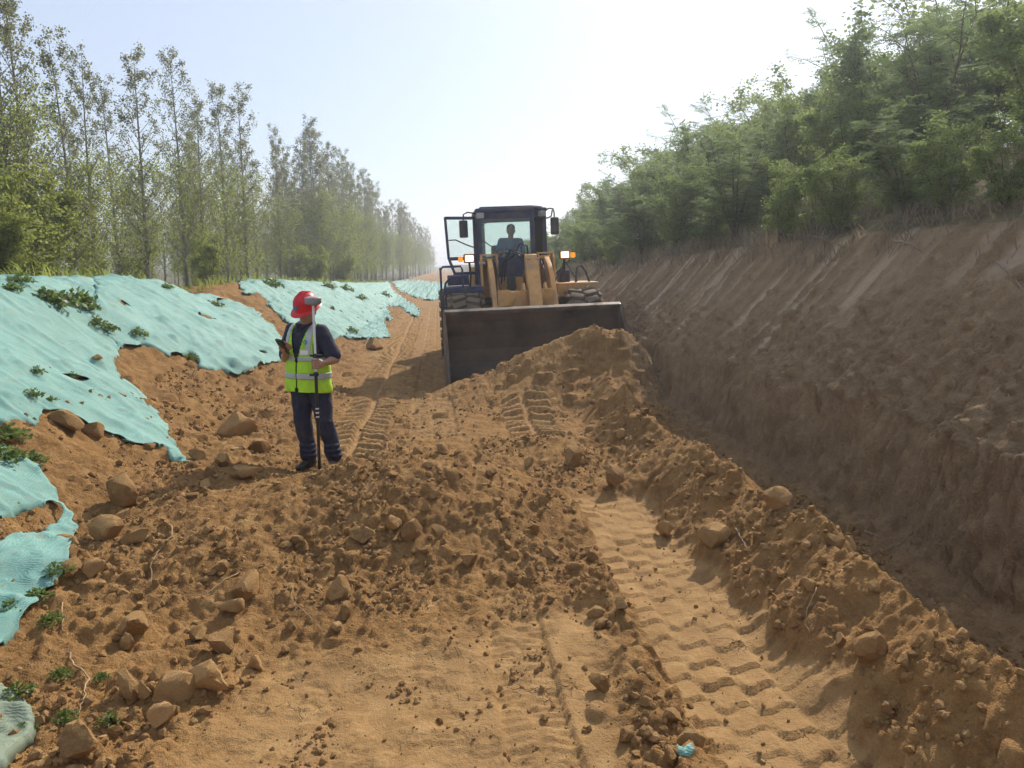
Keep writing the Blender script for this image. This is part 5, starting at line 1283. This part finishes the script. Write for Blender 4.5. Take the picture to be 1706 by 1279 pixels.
# survey pole and controller
pz = ground_z(base.x+POLE.x, base.y+POLE.y)
pole = empty('survey_pole', (base.x+POLE.x, base.y+POLE.y, pz)); tag(pole, 'white and black survey pole with a satellite receiver on top, gripped by the worker', 'survey pole')
zb = base.z-pz
part('lower_tube', M_BLK, lambda bm: lathe(bm, [(0, -.03), (.006, .0), (.015, .06), (.0155, 1.0), (.0155, 1.06), (0, 1.06)], 'z', 14), pole, True)
part('upper_tube', M_WHITE, lambda bm: lathe(bm, [(0, 1.06), (.0115, 1.06), (.0115, 1.66+zb), (0, 1.66+zb)], 'z', 14), pole, True)
part('clamp', M_BLK, lambda bm: (lathe(bm, [(0, 1.015), (.026, 1.02), (.026, 1.05), (0, 1.055)], 'z', 16), add_box(bm, (-.035, 0, 1.03), (.05, .025, .022), None, .006)), pole, True)
part('clamp', M_BLK, lambda bm: (lathe(bm, [(0, 1.19), (.024, 1.195), (.026, 1.22), (.018, 1.235), (0, 1.235)], 'z', 16), add_box(bm, (.035, 0, 1.215), (.05, .03, .02), None, .006), add_box(bm, (-.03, 0, 1.215), (.04, .03, .02), None, .006)), pole, True)
for q in (.70, .66, .62): part('height_mark', M_WHITE, lambda bm: lathe(bm, [(.0158, q), (.0162, q), (.0162, q+.012), (.0158, q+.012)], 'z', 14), pole, True)
rc = part('receiver', plain('receiver_grey', (0.23, 0.235, 0.24), 0.5), lambda bm: lathe(bm, [(0, 1.655+zb), (.03, 1.655+zb), (.068, 1.668+zb), (.076, 1.68+zb), (.077, 1.712+zb), (.0765, 1.72+zb)], 'z', 28), pole, True)
part('receiver_dome', M_GREYM, lambda bm: lathe(bm, [(.0772, 1.716+zb), (.0775, 1.724+zb), (.070, 1.733+zb), (.045, 1.738+zb), (0, 1.739+zb)], 'z', 28), rc, True)
ph = empty('handheld_controller', base+LHd+Vector((-.012, -.075, .075)), (R(-48), R(8), R(-30))); tag(ph, 'black handheld survey controller in the hand of the worker', 'controller')
part('casing', M_BLK, lambda bm: add_box(bm, (0, 0, 0), (.085, .165, .026), None, .010), ph, True)
part('screen', plain('screen_dark', (.02, .025, .03), .12), lambda bm: add_box(bm, (0, .012, .0135), (.066, .105, .002)), ph)
part('antenna', M_BLK, lambda bm: add_box(bm, (.02, .095, 0), (.03, .03, .02), None, .006), ph)
# driver
DB = Vector((1.66-.22+.10, 14.7, -0.01))
HD = Vector((0, 1.88, 2.81)); HDM = Euler((R(4), 0, 0)).to_matrix()
def dbody(bm):
    head(bm, HD, HDM, 1.10)
    limb(bm, [(0, 1.96, 2.55), (0, 1.92, 2.68), (0, 1.88, 2.80)], [.07, .058, .056]); limb(bm, [(0, 1.95, 2.10), (0, 1.98, 2.35), (0, 1.97, 2.55)], [(.16, .12), (.155, .115), (.16, .10)], 16)
    limb(bm, [(-.19, 1.96, 2.60), (.19, 1.96, 2.60)], [.06, .06])
    for s in (-1, 1):
        S = Vector((s*.20, 1.95, 2.58)); E_ = Vector((s*.27, 1.80, 2.32)); H_ = Vector((s*.15, 1.52, 2.36))
        limb(bm, [S, S.lerp(E_, .5), E_], [.055, .05, .043]); limb(bm, [E_, E_.lerp(H_, .4), H_], [.043, .04, .028])
        limb(bm, [H_, H_+Vector((-s*.02, -.06, .0))], [(.03, .04), (.03, .035)])
        for i in range(4): o = H_+Vector((-s*.01-s*.018*i, -.055, .018-.004*i)); limb(bm, [o, o+Vector((0, -.035, .004)), o+Vector((0, -.045, -.03))], [.010, .010, .008], 8)
        limb(bm, [H_+Vector((-s*.03, -.02, .01)), H_+Vector((-s*.06, -.05, .03))], [.012, .010], 8)
        h = Vector((s*.10, 1.92, 2.13)); k = Vector((s*.14, 1.48, 2.10)); a = Vector((s*.13, 1.38, 1.66))
        limb(bm, [h, h.lerp(k, .5), k], [.09, .078, .06]); limb(bm, [k, k.lerp(a, .4), a], [.058, .055, .042]); limb(bm, [a, a+Vector((0, -.13, -.04))], [.045, .038])
drv = fuse('person', dbody, .011, M_SKIN, None, DB, 3); tag(drv, 'driver in a blue t-shirt seated inside the loader cab', 'person')
def tee(bm):
    limb(bm, [(0, 1.95, 2.12), (0, 1.98, 2.35), (0, 1.97, 2.56)], [(.185, .14), (.185, .138), (.185, .11)], 18); limb(bm, [(-.20, 1.96, 2.595), (.20, 1.96, 2.595)], [.072, .072])
    for s in (-1, 1): S = Vector((s*.20, 1.95, 2.58)); E_ = Vector((s*.27, 1.80, 2.32)); limb(bm, [S, S.lerp(E_, .75)], [.076, .07])
fuse('t_shirt', tee, .011, M_TEE, drv, (0, 0, 0), 3)
def dtr(bm):
    limb(bm, [(-.09, 1.95, 2.13), (.09, 1.95, 2.13)], [.135, .135])
    for s in (-1, 1):
        h = Vector((s*.10, 1.92, 2.13)); k = Vector((s*.14, 1.48, 2.10)); a = Vector((s*.13, 1.38, 1.66))
        limb(bm, [h, k], [.105, .08]); limb(bm, [k, a], [.08, .07])
fuse('trousers', dtr, .013, M_NAVYC, drv, (0, 0, 0), 2)
fuse('hair', lambda bm: (ball(bm, HD+Vector((0, .022, .055)), (.092, .108, .092)), ball(bm, HD+Vector((0, .04, .0)), (.092, .09, .09))), .01, M_HAIR, drv, (0, 0, 0), 1)
bpy.data.scenes.remove(TMP)
# ------------------------------------------------------------------ haze
bm = bmesh.new(); add_box(bm, (0, 445, 5.5), (1396, 910, 26))
t = NT('air_haze'); pv = t.n('VolumePrincipled'); pv.inputs['Color'].default_value = (0.90, 0.94, 1.0, 1); pv.inputs['Density'].default_value = 0.0023
pv.inputs['Anisotropy'].default_value = 0.62; t.t.links.new(pv.outputs[0], t.out.inputs['Volume'])
hz = link('haze', bm_mesh('haze', bm), t.m); tag(hz, kind='stuff')
